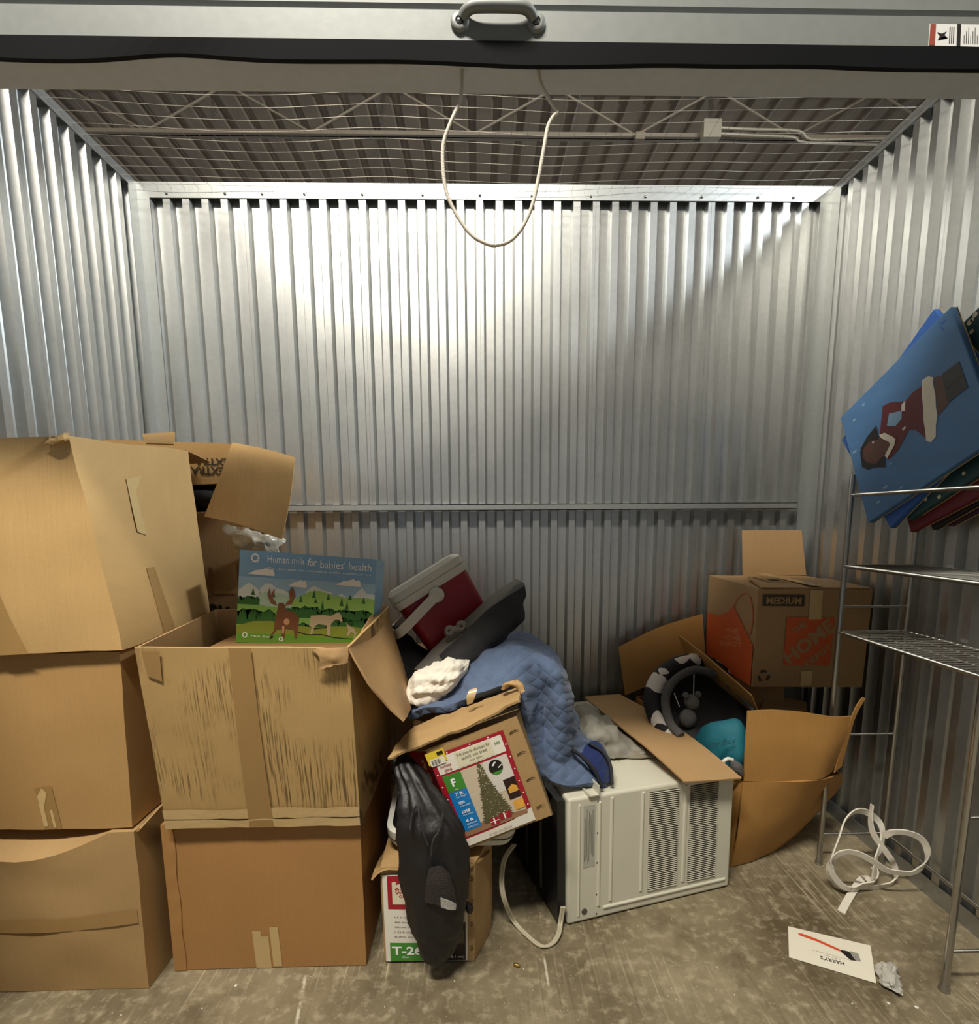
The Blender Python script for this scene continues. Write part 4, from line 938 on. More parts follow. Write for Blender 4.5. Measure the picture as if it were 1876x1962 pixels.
sheet('quilt', [
 [(-0.1952, 1.4600, 0.6112), (-0.0984, 1.4300, 0.6545), (0.0027, 1.4300, 0.6861), (0.0977, 1.4300, 0.7117), (0.1259, 1.4200, 0.6251), (0.1426, 1.4100, 0.5414), (0.1704, 1.4200, 0.4563), (0.2388, 1.4400, 0.4167), (0.3720, 1.4700, 0.4052)],
 [(-0.1959, 1.5200, 0.6327), (-0.0933, 1.5000, 0.6791), (0.0182, 1.4900, 0.7335), (0.1277, 1.4800, 0.7595), (0.1781, 1.5000, 0.6693), (0.1862, 1.5100, 0.5704), (0.1954, 1.4800, 0.4901), (0.2553, 1.4700, 0.4458), (0.3899, 1.5200, 0.4190)],
 [(-0.1893, 1.6000, 0.6407), (-0.0823, 1.5900, 0.6920), (0.0166, 1.5800, 0.7653), (0.1352, 1.5700, 0.7921), (0.2092, 1.4900, 0.7527), (0.2363, 1.4650, 0.6680), (0.2521, 1.4800, 0.5687), (0.3017, 1.5600, 0.4819), (0.3957, 1.6000, 0.4369)],
 [(-0.1857, 1.7500, 0.6049), (-0.0663, 1.7700, 0.6809), (0.0014, 1.7900, 0.7585), (0.1203, 1.7900, 0.7826), (0.2276, 1.7500, 0.7368), (0.2801, 1.7200, 0.6373), (0.3061, 1.7000, 0.5291), (0.3244, 1.7000, 0.4746), (0.3711, 1.7200, 0.4326)]], 0.022, MATS['quilt_blue'], bl, 8, 10, 0.020, 9, 4.0, 70)
sheet('turned_corner', [[(0.2881, 1.5200, 0.4768), (0.3540, 1.5800, 0.4893), (0.3906, 1.5800, 0.4547)], [(0.3199, 1.4900, 0.4609), (0.3724, 1.5300, 0.4577), (0.3979, 1.5400, 0.4224)], [(0.3470, 1.4550, 0.4134), (0.3657, 1.4700, 0.4085), (0.3862, 1.4900, 0.3978)]], 0.012, MATS['quilt_navy'], bl, 5, 5, 0.003, 30)
g = Geo(); g.tube(spline([(0.2691, 1.4850, 0.5059), (0.3011, 1.4750, 0.4843), (0.3309, 1.4550, 0.4551), (0.3465, 1.4400, 0.4148)], 5), 0.006, 6); g.tube(spline([(0.3315, 1.5500, 0.4959), (0.3687, 1.5300, 0.4776), (0.3858, 1.5000, 0.4485), (0.3816, 1.4600, 0.4102)], 5), 0.006, 6); g.make('binding', 'binding', bl, 60)

# crumpled white cloth
plain('white_linen', (226, 220, 206), 0.85, var=0.05)
o = loft('white_cloth', [((-0.2071, 1.5000, 0.6868), Vector((0.006, 0, 0.03)), Vector((0, 0.03, 0))), ((-0.1758, 1.4900, 0.6959), Vector((0.004, 0, 0.052)), Vector((0, 0.05, 0))), ((-0.1189, 1.4900, 0.7136), Vector((0.010, 0, 0.056)), Vector((0, 0.06, 0))), ((-0.0685, 1.5000, 0.7316), Vector((0.01, 0, 0.046)), Vector((0, 0.05, 0))), ((-0.0313, 1.5200, 0.7471), Vector((0.004, 0, 0.018)), Vector((0, 0.02, 0)))], MATS['white_linen'], None, 90, lambda t, a: 0.06 * math.sin(a * 9 + t * 11) * math.sin(t * 3.1) - 0.10 * abs(noise.noise(Vector((t * 9, a * 2.2, 2)))) - 0.06 * abs(noise.noise(Vector((t * 22, a * 5, 7)))), 0.012, 24, 1.0, 80, 16)
tag(o, 'crumpled white cloth lying on the blue blanket', 'cloth')

# dark carton hidden under the pile that holds it up
S8 = [(-0.262, 1.68, 0.002), (0.02, 1.68, 0.002), (0.0, 2.2, 0.002), (-0.262, 2.2, 0.002), (-0.262, 1.68, 0.62), (0.02, 1.68, 0.60), (0.0, 2.2, 0.66), (-0.262, 2.2, 0.66)]
bs = thing('cardboard_box', 'shadowed brown carton under the red cooler at the back of the pile', 'box', base_of(S8)); hexa('body', S8, KF, bs, {}, 3, 0.003)
o = loft('dark_clothing', [((-0.2821, 1.7400, 0.8256), Vector((0.01, 0, 0)), Vector((0, 0.02, 0.0))), ((-0.2468, 1.7200, 0.7687), Vector((0.045, 0, 0)), Vector((0, 0.06, 0))), ((-0.1988, 1.7000, 0.7037), Vector((0.08, 0, 0)), Vector((0, 0.08, 0))), ((-0.1905, 1.7000, 0.6248), Vector((0.085, 0, 0)), Vector((0, 0.08, 0))), ((-0.2020, 1.7000, 0.5719), Vector((0.06, 0, 0)), Vector((0, 0.05, 0)))], MATS['cloth_and_gap_black'], None, 24, lambda t, a: 0.08 * math.sin(5 * a), 0.015, 16, 2.0)
tag(o, 'black clothing wedged between the open box flap and the red cooler', 'clothing')

# red cooler
plain('cooler_red', (140, 18, 34), 0.42, var=0.06); plain('cooler_white', (206, 202, 190), 0.45, var=0.05)
up_c = Vector((-math.sin(math.radians(31)), 0, math.cos(math.radians(31))))
top_c = Vector((-0.1879, 1.7600, 0.9981))
Mc = Matrix.Translation(top_c - up_c * 0.285) @ Matrix.Rotation(math.radians(-31), 4, 'Y') @ Matrix.Rotation(math.radians(14), 4, 'Z')
co = thing('cooler', 'small red cooler with a white lid and swing handle, tipped on the pile', 'cooler', top_c - up_c * 0.285)
def rsec(w, d, r, z, n=5):
    out = []
    for cx, cy, a0 in ((w / 2 - r, d / 2 - r, 0), (-w / 2 + r, d / 2 - r, 90), (-w / 2 + r, -d / 2 + r, 180), (w / 2 - r, -d / 2 + r, 270)):
        for k in range(n + 1):
            a = math.radians(a0 + 90 * k / n); out.append(Vector((cx + r * math.cos(a), cy + r * math.sin(a), z)))
    return out
def stackloft(name, secs, M, mat, parent, smooth=30):
    N = len(secs[0]); vs = [M @ p for s in secs for p in s]; fs = [tuple(range(N - 1, -1, -1)), tuple(range((len(secs) - 1) * N, len(secs) * N))]
    for q_ in range(len(secs) - 1):
        for i in range(N): fs.append((q_ * N + i, q_ * N + (i + 1) % N, (q_ + 1) * N + (i + 1) % N, (q_ + 1) * N + i))
    return obj(name, vs, fs, mat, parent, smooth)
cbody = stackloft('body', [rsec(0.215, 0.165, 0.028, 0.0), rsec(0.225, 0.17, 0.03, 0.01), rsec(0.245, 0.185, 0.03, 0.222)], Mc, 'cooler_red', co)
stackloft('lid_rim', [rsec(0.258, 0.196, 0.032, 0.222), rsec(0.262, 0.20, 0.034, 0.228), rsec(0.262, 0.20, 0.034, 0.246)], Mc, 'cooler_white', co)
stackloft('lid', [rsec(0.254, 0.192, 0.032, 0.246), rsec(0.262, 0.20, 0.034, 0.250), rsec(0.258, 0.196, 0.034, 0.272), rsec(0.23, 0.165, 0.03, 0.285)], Mc, 'cooler_white', co)
g = Geo()
for (x0, x1, z0, z1) in ((-0.055, 0.065, 0.165, 0.168), (-0.055, 0.065, 0.05, 0.053), (-0.055, -0.052, 0.05, 0.168), (0.062, 0.065, 0.05, 0.168)):
    g.box(x0, x1, -0.0975 + 0.008, -0.086, z0, z1, Mc)
obj('panel_border', g.v, g.f, 'cooler_red', co)
pv = Vector((-0.005, -0.101, 0.205))
g = Geo(); g.lathe([(0.024, 0.0), (0.024, 0.006), (0.020, 0.009), (0.004, 0.010)], Mc @ Matrix.Translation(pv) @ Matrix.Rotation(math.pi / 2, 4, 'X'), 22)
hnd = obj('handle_pivot', g.v, g.f, 'cooler_white', co, 40)
def strip(path, wdir, w, t, M):
    g_ = Geo(); pts = [Vector(p) for p in path]; vs = []
    for i, p in enumerate(pts):
        tn = (pts[min(i + 1, len(pts) - 1)] - pts[max(i - 1, 0)]).normalized(); wd_ = Vector(wdir[i] if isinstance(wdir, list) else wdir); wd_ = (wd_ - tn * wd_.dot(tn)).normalized(); nn = tn.cross(wd_)
        for a, b_ in ((-1, -1), (1, -1), (1, 1), (-1, 1)): vs.append(M @ (p + wd_ * a * w / 2 + nn * b_ * t / 2))
    fs = [(0, 1, 2, 3), tuple(len(vs) - 4 + k for k in range(4))]
    for i in range(len(pts) - 1):
        for k in range(4): fs.append((4 * i + k, 4 * i + (k + 1) % 4, 4 * i + 4 + (k + 1) % 4, 4 * i + 4 + k))
    return g_.add(vs, fs)
hp = spline([(-0.005, -0.108, 0.205), (-0.07, -0.113, 0.190), (-0.135, -0.112, 0.174), (-0.165, -0.10, 0.168), (-0.178, -0.05, 0.166), (-0.178, 0.05, 0.166), (-0.165, 0.10, 0.168), (-0.135, 0.112, 0.174), (-0.07, 0.113, 0.190), (-0.005, 0.108, 0.205)], 5)
g = strip(hp, [(0.2, 0, 0.97)] * len(hp), 0.030, 0.010, Mc); obj('handle', g.v, g.f, 'cooler_white', co, 40)

# dark folded padded seat leaning on the cooler
plain('pad_dark', (44, 43, 45), 0.8, var=0.2, bump=0.3, bscale=60); plain('pad_grey', (108, 104, 98), 0.75, var=0.12)
fsx = thing('folded_seat', 'dark grey folded padded seat leaning against the red cooler', 'seat', (-0.0454, 1.6600, 0.7351))
sheet('shell', [[(-0.1876, 1.6000, 0.7101), (-0.1160, 1.6200, 0.7828), (-0.0193, 1.6600, 0.8641), (0.0650, 1.7200, 0.9291), (0.1282, 1.7800, 0.9604)], [(-0.1655, 1.5700, 0.7121), (-0.0863, 1.5700, 0.7754), (0.0048, 1.6000, 0.8510), (0.0789, 1.6600, 0.9111), (0.1424, 1.7400, 0.9565)], [(-0.1384, 1.5800, 0.7023), (-0.0620, 1.5800, 0.7565), (0.0207, 1.6200, 0.8174), (0.0880, 1.6800, 0.8677), (0.1372, 1.7600, 0.9262)]], 0.030, MATS['pad_grey'], fsx, 5, 5, 0.003, 20, 1.0, 60)
sheet('padding', [[(-0.1056, 1.5750, 0.7583), (-0.0267, 1.5850, 0.8352), (0.0531, 1.6200, 0.9112), (0.1308, 1.7000, 0.9615)], [(-0.0796, 1.5500, 0.7488), (-0.0035, 1.5600, 0.8087), (0.0649, 1.6000, 0.8664), (0.1268, 1.6900, 0.9160)], [(-0.0460, 1.5600, 0.7392), (0.0199, 1.5800, 0.7846), (0.0720, 1.6200, 0.8234), (0.1193, 1.7000, 0.8569)]], 0.05, MATS['pad_dark'], fsx, 6, 6, 0.010, 22, 3.0, 60)
g = Geo()
for p in ((-0.0857, 1.5800, 0.8448), (-0.0513, 1.5800, 0.8588)):
    p = Vector(p); g.lathe([(0.014, 0), (0.016, 0.006), (0.012, 0.014), (0.006, 0.014), (0.005, 0.008), (0.001, 0.008)], Matrix.Translation(p) @ Matrix.Rotation(math.pi / 2, 4, 'X'), 14)
g.tube(spline([(-0.0956, 1.5850, 0.8311), (-0.0699, 1.5750, 0.8489), (-0.0391, 1.5850, 0.8417), (-0.0518, 1.5800, 0.8206)], 4), 0.010, 8)
g.make('buckle', 'pad_grey', fsx, 40)

# black drawstring mesh bag hanging in front of the tree cartons
plain('bag_black', (25, 22, 22), 0.5, var=0.35, scale=10, bump=0.25, bscale=90); plain('bag_mesh', (48, 40, 36), 0.8, var=0.2, bump=0.9, bscale=420); plain('tag_silver', (168, 166, 160), 0.4, var=0.5, scale=160)
bgx = thing('drawstring_bag', 'black mesh drawstring bag hanging down in front of the tree cartons', 'bag', (-0.117, 1.235, 0.0))
Yb = 1.225
rings = [((-0.2073, 1.3300, 0.5684), Vector((0.018, 0, 0)), Vector((0, 0.02, 0))), ((-0.1777, 1.2900, 0.5304), Vector((0.034, 0, 0)), Vector((0, 0.028, 0))), ((-0.1445, 1.2500, 0.4759), Vector((0.058, 0, 0)), Vector((0, 0.034, 0))), ((-0.1237, 1.2320, 0.4143), Vector((0.077, 0, 0)), Vector((0, 0.042, 0))), ((-0.1174, 1.2280, 0.3290), Vector((0.087, 0, 0)), Vector((0, 0.046, 0))), ((-0.1138, 1.2260, 0.2455), Vector((0.082, 0, 0)), Vector((0, 0.050, 0))), ((-0.1113, 1.2260, 0.1735), Vector((0.068, 0, 0)), Vector((0, 0.046, 0))), ((-0.1114, 1.2280, 0.1061), Vector((0.048, 0, 0)), Vector((0, 0.036, 0))), ((-0.1124, 1.2300, 0.0629), Vector((0.024, 0, 0)), Vector((0, 0.022, 0))), ((-0.1129, 1.2320, 0.0447), Vector((0.006, 0, 0)), Vector((0, 0.006, 0)))]
bagbody = loft('bag_body', rings, MATS['bag_black'], bgx, 56, lambda t, a: (0.13 * max(0, 1 - t * 1.9) + 0.025 * (1 - t)) * math.sin(a * 7 + t * 5) + 0.05 * max(0, 1 - t * 1.6) * math.sin(a * 13 + 2 * t), 0.010, 18, 2.0, 75, 6)
sheet('mesh_panel', [[(-0.1225, 1.1750, 0.3536), (-0.1022, 1.1700, 0.3620), (-0.0851, 1.1700, 0.3563), (-0.0734, 1.1760, 0.3357)], [(-0.1305, 1.1720, 0.3127), (-0.1051, 1.1650, 0.3200), (-0.0806, 1.1650, 0.3141), (-0.0641, 1.1760, 0.2919)], [(-0.1355, 1.1740, 0.2663), (-0.1087, 1.1660, 0.2678), (-0.0816, 1.1660, 0.2590), (-0.0563, 1.1800, 0.2418)]], 0.003, MATS['bag_mesh'], bgx, 4, 4, 0.002, 40)
sheet('reflective_tag', [[(-0.0953, 1.1580, 0.2899), (-0.0735, 1.1600, 0.2798), (-0.0591, 1.1660, 0.2666)], [(-0.0946, 1.1580, 0.2656), (-0.0739, 1.1600, 0.2567), (-0.0606, 1.1660, 0.2516)]], 0.002, MATS['tag_silver'], bgx, 3, 3)
g = Geo(); g.tube(spline([(-0.1656, 1.1850, 0.4469), (-0.1617, 1.2000, 0.4777), (-0.1488, 1.2000, 0.4974), (-0.1399, 1.1780, 0.4639), (-0.1233, 1.1720, 0.4145)], 5), 0.0025, 6); g.tube(spline([(-0.0874, 1.2050, 0.4841), (-0.0967, 1.1850, 0.4455), (-0.1108, 1.1720, 0.4274), (-0.1163, 1.1700, 0.3891)], 5), 0.0025, 6); g.make('drawstring', 'pad_dark', bgx, 60)
loft('cord_stopper', [((-0.0364, 1.2400, 0.2143), Vector((0.004, 0, 0)), Vector((0, 0.004, 0))), ((-0.0300, 1.2400, 0.1996), Vector((0.011, 0, 0)), Vector((0, 0.011, 0))), ((-0.0289, 1.2400, 0.1850), Vector((0.007, 0, 0)), Vector((0, 0.007, 0)))], MATS['bag_black'], bgx, 12)

# ------------------------------------------------------------------ air conditioner
plain('ac_white', (206, 202, 184), 0.42, var=0.05, scale=9); plain('ac_black', (28, 28, 28), 0.4, var=0.2, bump=0.3, bscale=30); plain('ac_label', (176, 174, 162), 0.5); plain('vent_shade', (36, 32, 26), 0.7)
AC8 = [(0.25, 1.407, 0.003), (0.795, 1.559, 0.003), (0.606, 2.225, 0.003), (0.061, 2.078, 0.003), (0.247, 1.409, 0.392), (0.792, 1.561, 0.386), (0.606, 2.225, 0.410), (0.061, 2.078, 0.410)]
ac = thing('air_conditioner', 'old off-white window air conditioner with louvred side vents on the floor', 'air conditioner', base_of(AC8))
case = hexa('case', AC8, MATS['ac_white'], ac, {}, 2)
mo = case.modifiers.new('rounded_edges', 'BEVEL'); mo.width = 0.008; mo.segments = 3; mo.limit_method = 'ANGLE'; mo.angle_limit = math.radians(50)
Fac = cface(AC8, 'front'); Fal = cface(AC8, 'left')
def emboss(F, u0, v0, u1, v1, h, name, mat, parent, chamfer=0.004):
    cu, cv = chamfer / F.w, chamfer / F.h
    vs = [F.at(*p) for p in rect(u0, v0, u1, v1)] + [F.at(u, v, h) for u, v in rect(u0 + cu, v0 + cv, u1 - cu, v1 - cv)]
    return obj(name, vs, [(0, 1, 5, 4), (1, 2, 6, 5), (2, 3, 7, 6), (3, 0, 4, 7), (4, 5, 6, 7)], mat, parent)
for (a, b_, c, d) in ((0.165, 0.10, 0.185, 0.95), (0.235, 0.12, 0.255, 0.97), (0.415, 0.14, 0.435, 0.97), (0.675, 0.14, 0.70, 0.97), (0.20, 0.065, 0.97, 0.095), (0.055, 0.05, 0.07, 0.95)):
    emboss(Fac, a, b_, c, d, 0.004, 'pressed_rib', 'ac_white', ac)
for (a, c) in ((0.465, 0.645), (0.715, 0.895)):
    vb = decal(Fac, [rect(a, 0.13, c, 0.955)], MATS['vent_shade'], 'vent_shade_panel', ac, 0.0006)  # flat dark panel on the closed case paints the shade behind the louvers
    n = 50
    for k in range(n):
        v = 0.13 + 0.825 * k / n; h_ = 0.825 / n
        vs = [Fac.at(a, v, 0.0008), Fac.at(c, v, 0.0008), Fac.at(c, v + h_ * 0.50, 0.0045), Fac.at(a, v + h_ * 0.50, 0.0045), Fac.at(c, v + h_ * 0.55, 0.0008), Fac.at(a, v + h_ * 0.55, 0.0008)]
        l_ = obj('louver', vs, [(0, 1, 2, 3), (3, 2, 4, 5), (0, 3, 5), (1, 4, 2)], 'ac_white', ac); l_.parent = vb
pl = decal(Fac, [rect(0.085, 0.44, 0.15, 0.93)], MATS['ac_label'], 'rating_plate', ac, 0.001)
rnd = random.Random(3)
decal(Fac, [rect(0.09 + 0.0065 * k, 0.47 + rnd.uniform(0, 0.08), 0.0918 + 0.0065 * k, 0.91 - rnd.uniform(0, 0.12)) for k in range(9)], MATS['ink_brown'], 'plate_print', pl, 0.0014, ac)
g = Geo(); g.lathe([(0.009, 0), (0.009, 0.002), (0.005, 0.003), (0.001, 0.003)], Matrix.Translation(Fac.at(0.095, 0.085, 0)) @ Fac.n.to_track_quat('Z', 'Y').to_matrix().to_4x4(), 16); g.make('screw', 'screw_steel', ac, 40)
for v in (0.95, 0.70, 0.46, 0.2, 0.04):
    g = Geo(); g.lathe([(0.0025, 0), (0.0025, 0.001), (0.0005, 0.001)], Matrix.Translation(Fac.at(0.165, v, 0)) @ Fac.n.to_track_quat('Z', 'Y').to_matrix().to_4x4(), 8); g.make('rivet', 'ink_black', ac)
# black front with chassis, facing the tree cartons
nl = Fal.n
q_ = [Fal.at(0.01, 0.01, 0.002), Fal.at(0.985, 0.01, 0.002), Fal.at(0.975, 0.97, 0.002), Fal.at(0.01, 0.97, 0.002)]
g = Geo(); thick_quad(g, *[p + nl * 0.012 for p in q_], 0.024); fr_ = g.make('black_front', 'ac_black', ac)
for k in range(5):
    emb = Face(*[p + nl * 0.0245 for p in q_]); a = 0.08 + 0.18 * k
    e = emboss(emb, a, 0.08, a + 0.03, 0.92, 0.006, 'front_bar', 'ac_black', ac); e.parent = fr_
# mounting bracket on top
bx = Vector((0.3140, 1.4548, 0.3980)); dirx = (Vector(AC8[1]) - Vector(AC8[0])).normalized(); diry = Vector((-dirx.y, dirx.x, 0))
g = Geo(); Mb = Matrix(((dirx.x, diry.x, 0, bx.x), (dirx.y, diry.y, 0, bx.y), (0, 0, 1, 0.394), (0, 0, 0, 1)))
g.box(-0.016, 0.016, -0.035, 0.06, 0, 0.003, Mb); g.box(0.013, 0.016, -0.035, 0.01, 0.003, 0.030, Mb); g.box(-0.016, -0.013, -0.035, 0.06, 0.003, 0.008, Mb)
g.make('bracket', 'ac_white', ac)
cordp = [(0.2357, 1.4000, 0.0677), (0.2284, 1.3977, 0.0200), (0.2175, 1.3641, 0.0120), (0.1962, 1.3377, 0.0060), (0.1663, 1.3294, 0.0060), (0.1322, 1.3659, 0.0060), (0.0957, 1.4149, 0.0140), (0.0672, 1.3900, 0.1006), (0.0589, 1.4000, 0.1583), (0.0689, 1.4200, 0.2089), (0.0979, 1.4500, 0.2326)]
plain('cord_beige', (180, 172, 148), 0.6)
g = Geo()
for dz in (-0.0035, 0.0035):
    g.tube([p + Vector((dz, 0, 0)) for p in spline(cordp, 6)], 0.0042, 8)
tag(g.make('power_cord', 'cord_beige', None, 60), 'beige flat power cord looping on the floor beside the air conditioner', 'cord')
# grey cloth on top of the air conditioner
plain('grey_cloth', (150, 146, 134), 0.85, var=0.12, bump=0.2, bscale=60); plain('grey_brim', (136, 128, 112), 0.7)
gc = thing('grey_cloth', 'rumpled light grey cloth and brim lying on top of the air conditioner', 'cloth', (0.4766, 1.7835, 0.4000))
sheet('cloth', [[(0.3211, 1.6947, 0.4040), (0.3919, 1.6526, 0.4040), (0.4659, 1.6424, 0.4040), (0.5397, 1.6553, 0.4040)], [(0.3207, 1.7542, 0.4300), (0.3735, 1.6539, 0.4750), (0.4460, 1.6700, 0.4600), (0.5268, 1.7183, 0.4180)], [(0.3401, 1.9077, 0.4200), (0.3813, 1.7743, 0.4850), (0.4368, 1.7625, 0.4700), (0.5108, 1.8174, 0.4200)], [(0.3604, 2.0494, 0.4140), (0.4114, 2.0352, 0.4400), (0.4545, 1.9867, 0.4400), (0.4932, 1.9605, 0.4200)]], 0.006, MATS['grey_cloth'], gc, 9, 9, 0.022, 17, 4.0, 70)
sheet('brim', [[(0.4055, 1.7126, 0.4020), (0.4619, 1.6589, 0.4000), (0.5180, 1.6453, 0.4000), (0.5738, 1.6546, 0.4020)], [(0.4258, 1.7399, 0.4120), (0.4780, 1.6877, 0.4120), (0.5249, 1.6699, 0.4120), (0.5805, 1.6760, 0.4120)]], 0.006, MATS['grey_brim'], gc, 5, 3)

# ------------------------------------------------------------------ open carton of baby things behind the air conditioner
FLt = Vector((0.8383, 1.6000, 0.3386)); FRt = Vector((1.0980, 1.6150, 0.3336)); FLb = Vector((0.846, 1.655, 0.004)); FRb = Vector((1.0829, 1.7599, 0.0040)); RB = Vector((1.29, 1.93, 0.004))
BLt = Vector((0.66, 2.16, 0.43)); BRt = Vector((0.945, 2.19, 0.47)); BLb = Vector((0.66, 2.16, 0.004)); BRb = Vector((0.945, 2.19, 0.004))
ob = thing('cardboard_box', 'open golden-brown carton with spread flaps holding baby things beside the shelf', 'box', (0.85, 1.9, 0.0))
sheet('front_wall', [[FLt, FLt * 0.5 + FRt * 0.5 + Vector((0, -0.01, 0)), FRt, Vector((1.2279, 1.7000, 0.3089))], [FLt * 0.5 + FLb * 0.5 + Vector((0, -0.012, 0)), Vector((0.9816, 1.6350, 0.1845)), Vector((1.1440, 1.7000, 0.1909)), Vector((1.2648, 1.7600, 0.2237))], [FLb, Vector((0.9651, 1.6975, 0.0060)), FRb + Vector((0.02, 0.02, 0.0)), RB]], 0.005, KO, ob, 6, 6, 0.003, 10, 4.0, 60)
FRr = Vector((1.2279, 1.7000, 0.3089))
g = Geo()
thick_quad(g, FLb, BLb, BLt, FLt, 0.005, 6); thick_quad(g, BLb, BRb, BRt, BLt, 0.005, 4); thick_quad(g, BRb, RB, FRr, BRt, 0.005, 6)
g.make('walls', KO, ob, 40)
g = Geo(); thick_quad(g, FLb + Vector((0, 0, 0.004)), RB + Vector((0, 0, 0.004)), BRb + Vector((0, 0, 0.004)), BLb + Vector((0, 0, 0.004)), 0.004); g.make('bottom', KO, ob)
sheet('front_flap', [[(0.8388, 1.5980, 0.3414), (0.9260, 1.6000, 0.3371), (1.0134, 1.6050, 0.3366), (1.0942, 1.6120, 0.3370), (1.1565, 1.6500, 0.3386)], [(0.8316, 1.5850, 0.4627), (0.9160, 1.5880, 0.4601), (1.0052, 1.5920, 0.4535), (1.1025, 1.6000, 0.4485), (1.1764, 1.6280, 0.4562)], [(0.8335, 1.5900, 0.5767), (0.9133, 1.5920, 0.5782), (1.0064, 1.5950, 0.5690), (1.1123, 1.6000, 0.5503), (1.1865, 1.6150, 0.5453)]], 0.005, KO, ob, 5, 5, 0.0015, 12, 2.0, 50)
sheet('flap_ear', [[(1.1635, 1.6450, 0.3409), (1.1896, 1.6500, 0.3599)], [(1.1795, 1.6100, 0.5473), (1.1912, 1.6150, 0.5313)], [(1.1998, 1.6000, 0.6122), (1.2101, 1.6000, 0.6087)]], 0.004, KO, ob, 3, 4)
sheet('left_flap', [[(0.5944, 1.4588, 0.4120), (0.6888, 1.4846, 0.4020), (0.7874, 1.5100, 0.3940)], [(0.5428, 1.5952, 0.4420), (0.6401, 1.6334, 0.4320), (0.7399, 1.6679, 0.4240)], [(0.4877, 1.7964, 0.4520), (0.5778, 1.8324, 0.4520), (0.6719, 1.8647, 0.4460)], [(0.4327, 2.1230, 0.4440), (0.5000, 2.1164, 0.4520), (0.5800, 2.1265, 0.4520)]], 0.005, KIN, ob, 4, 4, 0.001, 8, 1.0, 50)
sheet('back_flap', [[(0.6055, 2.1400, 0.4449), (0.7741, 2.1500, 0.5113), (0.9433, 2.1600, 0.5779)], [(0.5980, 2.1700, 0.5299), (0.7584, 2.1800, 0.6151), (0.9445, 2.1900, 0.6733)], [(0.5875, 2.2000, 0.6345), (0.7579, 2.2100, 0.7157), (0.9455, 2.2200, 0.7701)]], 0.005, KO, ob, 4, 4, 0.002, 9, 5.0, 50)
sheet('right_flap', [[(0.8015, 2.1000, 0.7078), (0.8488, 1.9800, 0.6645), (0.8903, 1.8600, 0.6173), (0.9230, 1.7400, 0.5755)], [(0.8401, 2.0900, 0.6110), (0.8872, 1.9800, 0.5821), (0.9257, 1.8700, 0.5474), (0.9492, 1.7500, 0.5273)], [(0.8950, 2.1000, 0.5250), (0.9364, 1.9900, 0.5036), (0.9742, 1.8900, 0.4803), (0.9908, 1.7800, 0.4665)]], 0.005, KO, ob, 4, 4, 0.001, 9, 6.0, 50)

# contents
plain('seat_black', (18, 17, 18), 0.7, var=0.3, bump=0.3, bscale=60); plain('teal_cloth', (22, 106, 122), 0.7, var=0.15, bump=0.25, bscale=50); plain('toy_grey', (86, 84, 82), 0.95, var=0.2, bump=0.8, bscale=120)
def patches():
    m = bpy.data.materials.new('black_white_pattern'); n, l, b = nodes_of(m); tc = n.new('ShaderNodeTexCoord')
    v = n.new('ShaderNodeTexVoronoi'); v.inputs['Scale'].default_value = 17; l.new(tc.outputs['Object'], v.inputs['Vector'])
    r = n.new('ShaderNodeValToRGB'); r.color_ramp.interpolation = 'CONSTANT'; r.color_ramp.elements[0].color = lin((20, 19, 20)); r.color_ramp.elements[1].position = 0.56; r.color_ramp.elements[1].color = lin((206, 198, 188))
    l.new(v.outputs['Color'], r.inputs[0]); l.new(r.outputs[0], b.inputs['Base Color']); b.inputs['Roughness'].default_value = 0.8; MATS['pattern'] = m
patches()
cs = thing('infant_seat', 'black infant seat with a black and white patterned padded rim in the open carton', 'infant seat', (0.86, 1.92, 0.03))
loft('shell', [((0.86, 1.92, 0.03), Vector((0.08, 0, 0)), Vector((0, 0.1, 0))), ((0.86, 1.92, 0.10), Vector((0.13, 0, 0)), Vector((0, 0.16, 0))), ((0.8204, 1.8800, 0.4038), Vector((0.15, 0, 0)), Vector((0.0, 0.17, 0.06))), ((0.8235, 1.9000, 0.5069), Vector((0.15, 0, 0)), Vector((0.0, 0.15, 0.08))), ((0.8240, 1.9000, 0.4968), Vector((0.10, 0, 0)), Vector((0.0, 0.1, 0.06)))], MATS['seat_black'], cs, 28, None, 0.006, 12)
g = Geo(); g.tube(spline([(0.6625, 1.7400, 0.4159), (0.6306, 1.8000, 0.4581), (0.6288, 1.8700, 0.5198), (0.6844, 1.9400, 0.5843), (0.7885, 2.0000, 0.6189), (0.8885, 2.0200, 0.6123), (0.9545, 1.9800, 0.5689)], 6), [0.022 + 0.012 * math.sin(math.pi * i / 36) for i in range(37)], 12); g.make('patterned_rim', 'pattern', cs, 70)
g = Geo(); g.tube(spline([(0.6808, 1.7200, 0.4427), (0.6602, 1.7700, 0.4695), (0.6620, 1.8300, 0.5332), (0.7173, 1.9000, 0.5800), (0.8097, 1.9500, 0.6041), (0.8893, 1.9400, 0.5898)], 6), 0.016, 10); g.make('inner_pad', 'toy_grey', cs, 70)
g = Geo(); g.tube(spline([(0.9178, 1.9000, 0.5616), (0.9393, 1.8500, 0.5421), (0.9481, 1.7600, 0.5125)], 5), 0.010, 8); g.make('carry_handle', 'toy_grey', cs, 60)
plain('string_white', (210, 206, 200), 0.7)
g = Geo(); g.tube([(0.7730, 1.8600, 0.6149), (0.7627, 1.8300, 0.5415)], 0.0016, 5); g.tube([(0.6891, 1.8200, 0.5593), (0.7021, 1.8000, 0.5164)], 0.0016, 5); g.make('hanging_strings', 'string_white', cs)
tb = thing('plush_toy', 'small grey plush toy hanging inside the infant seat', 'toy', (0.7462, 1.8000, 0.5196))
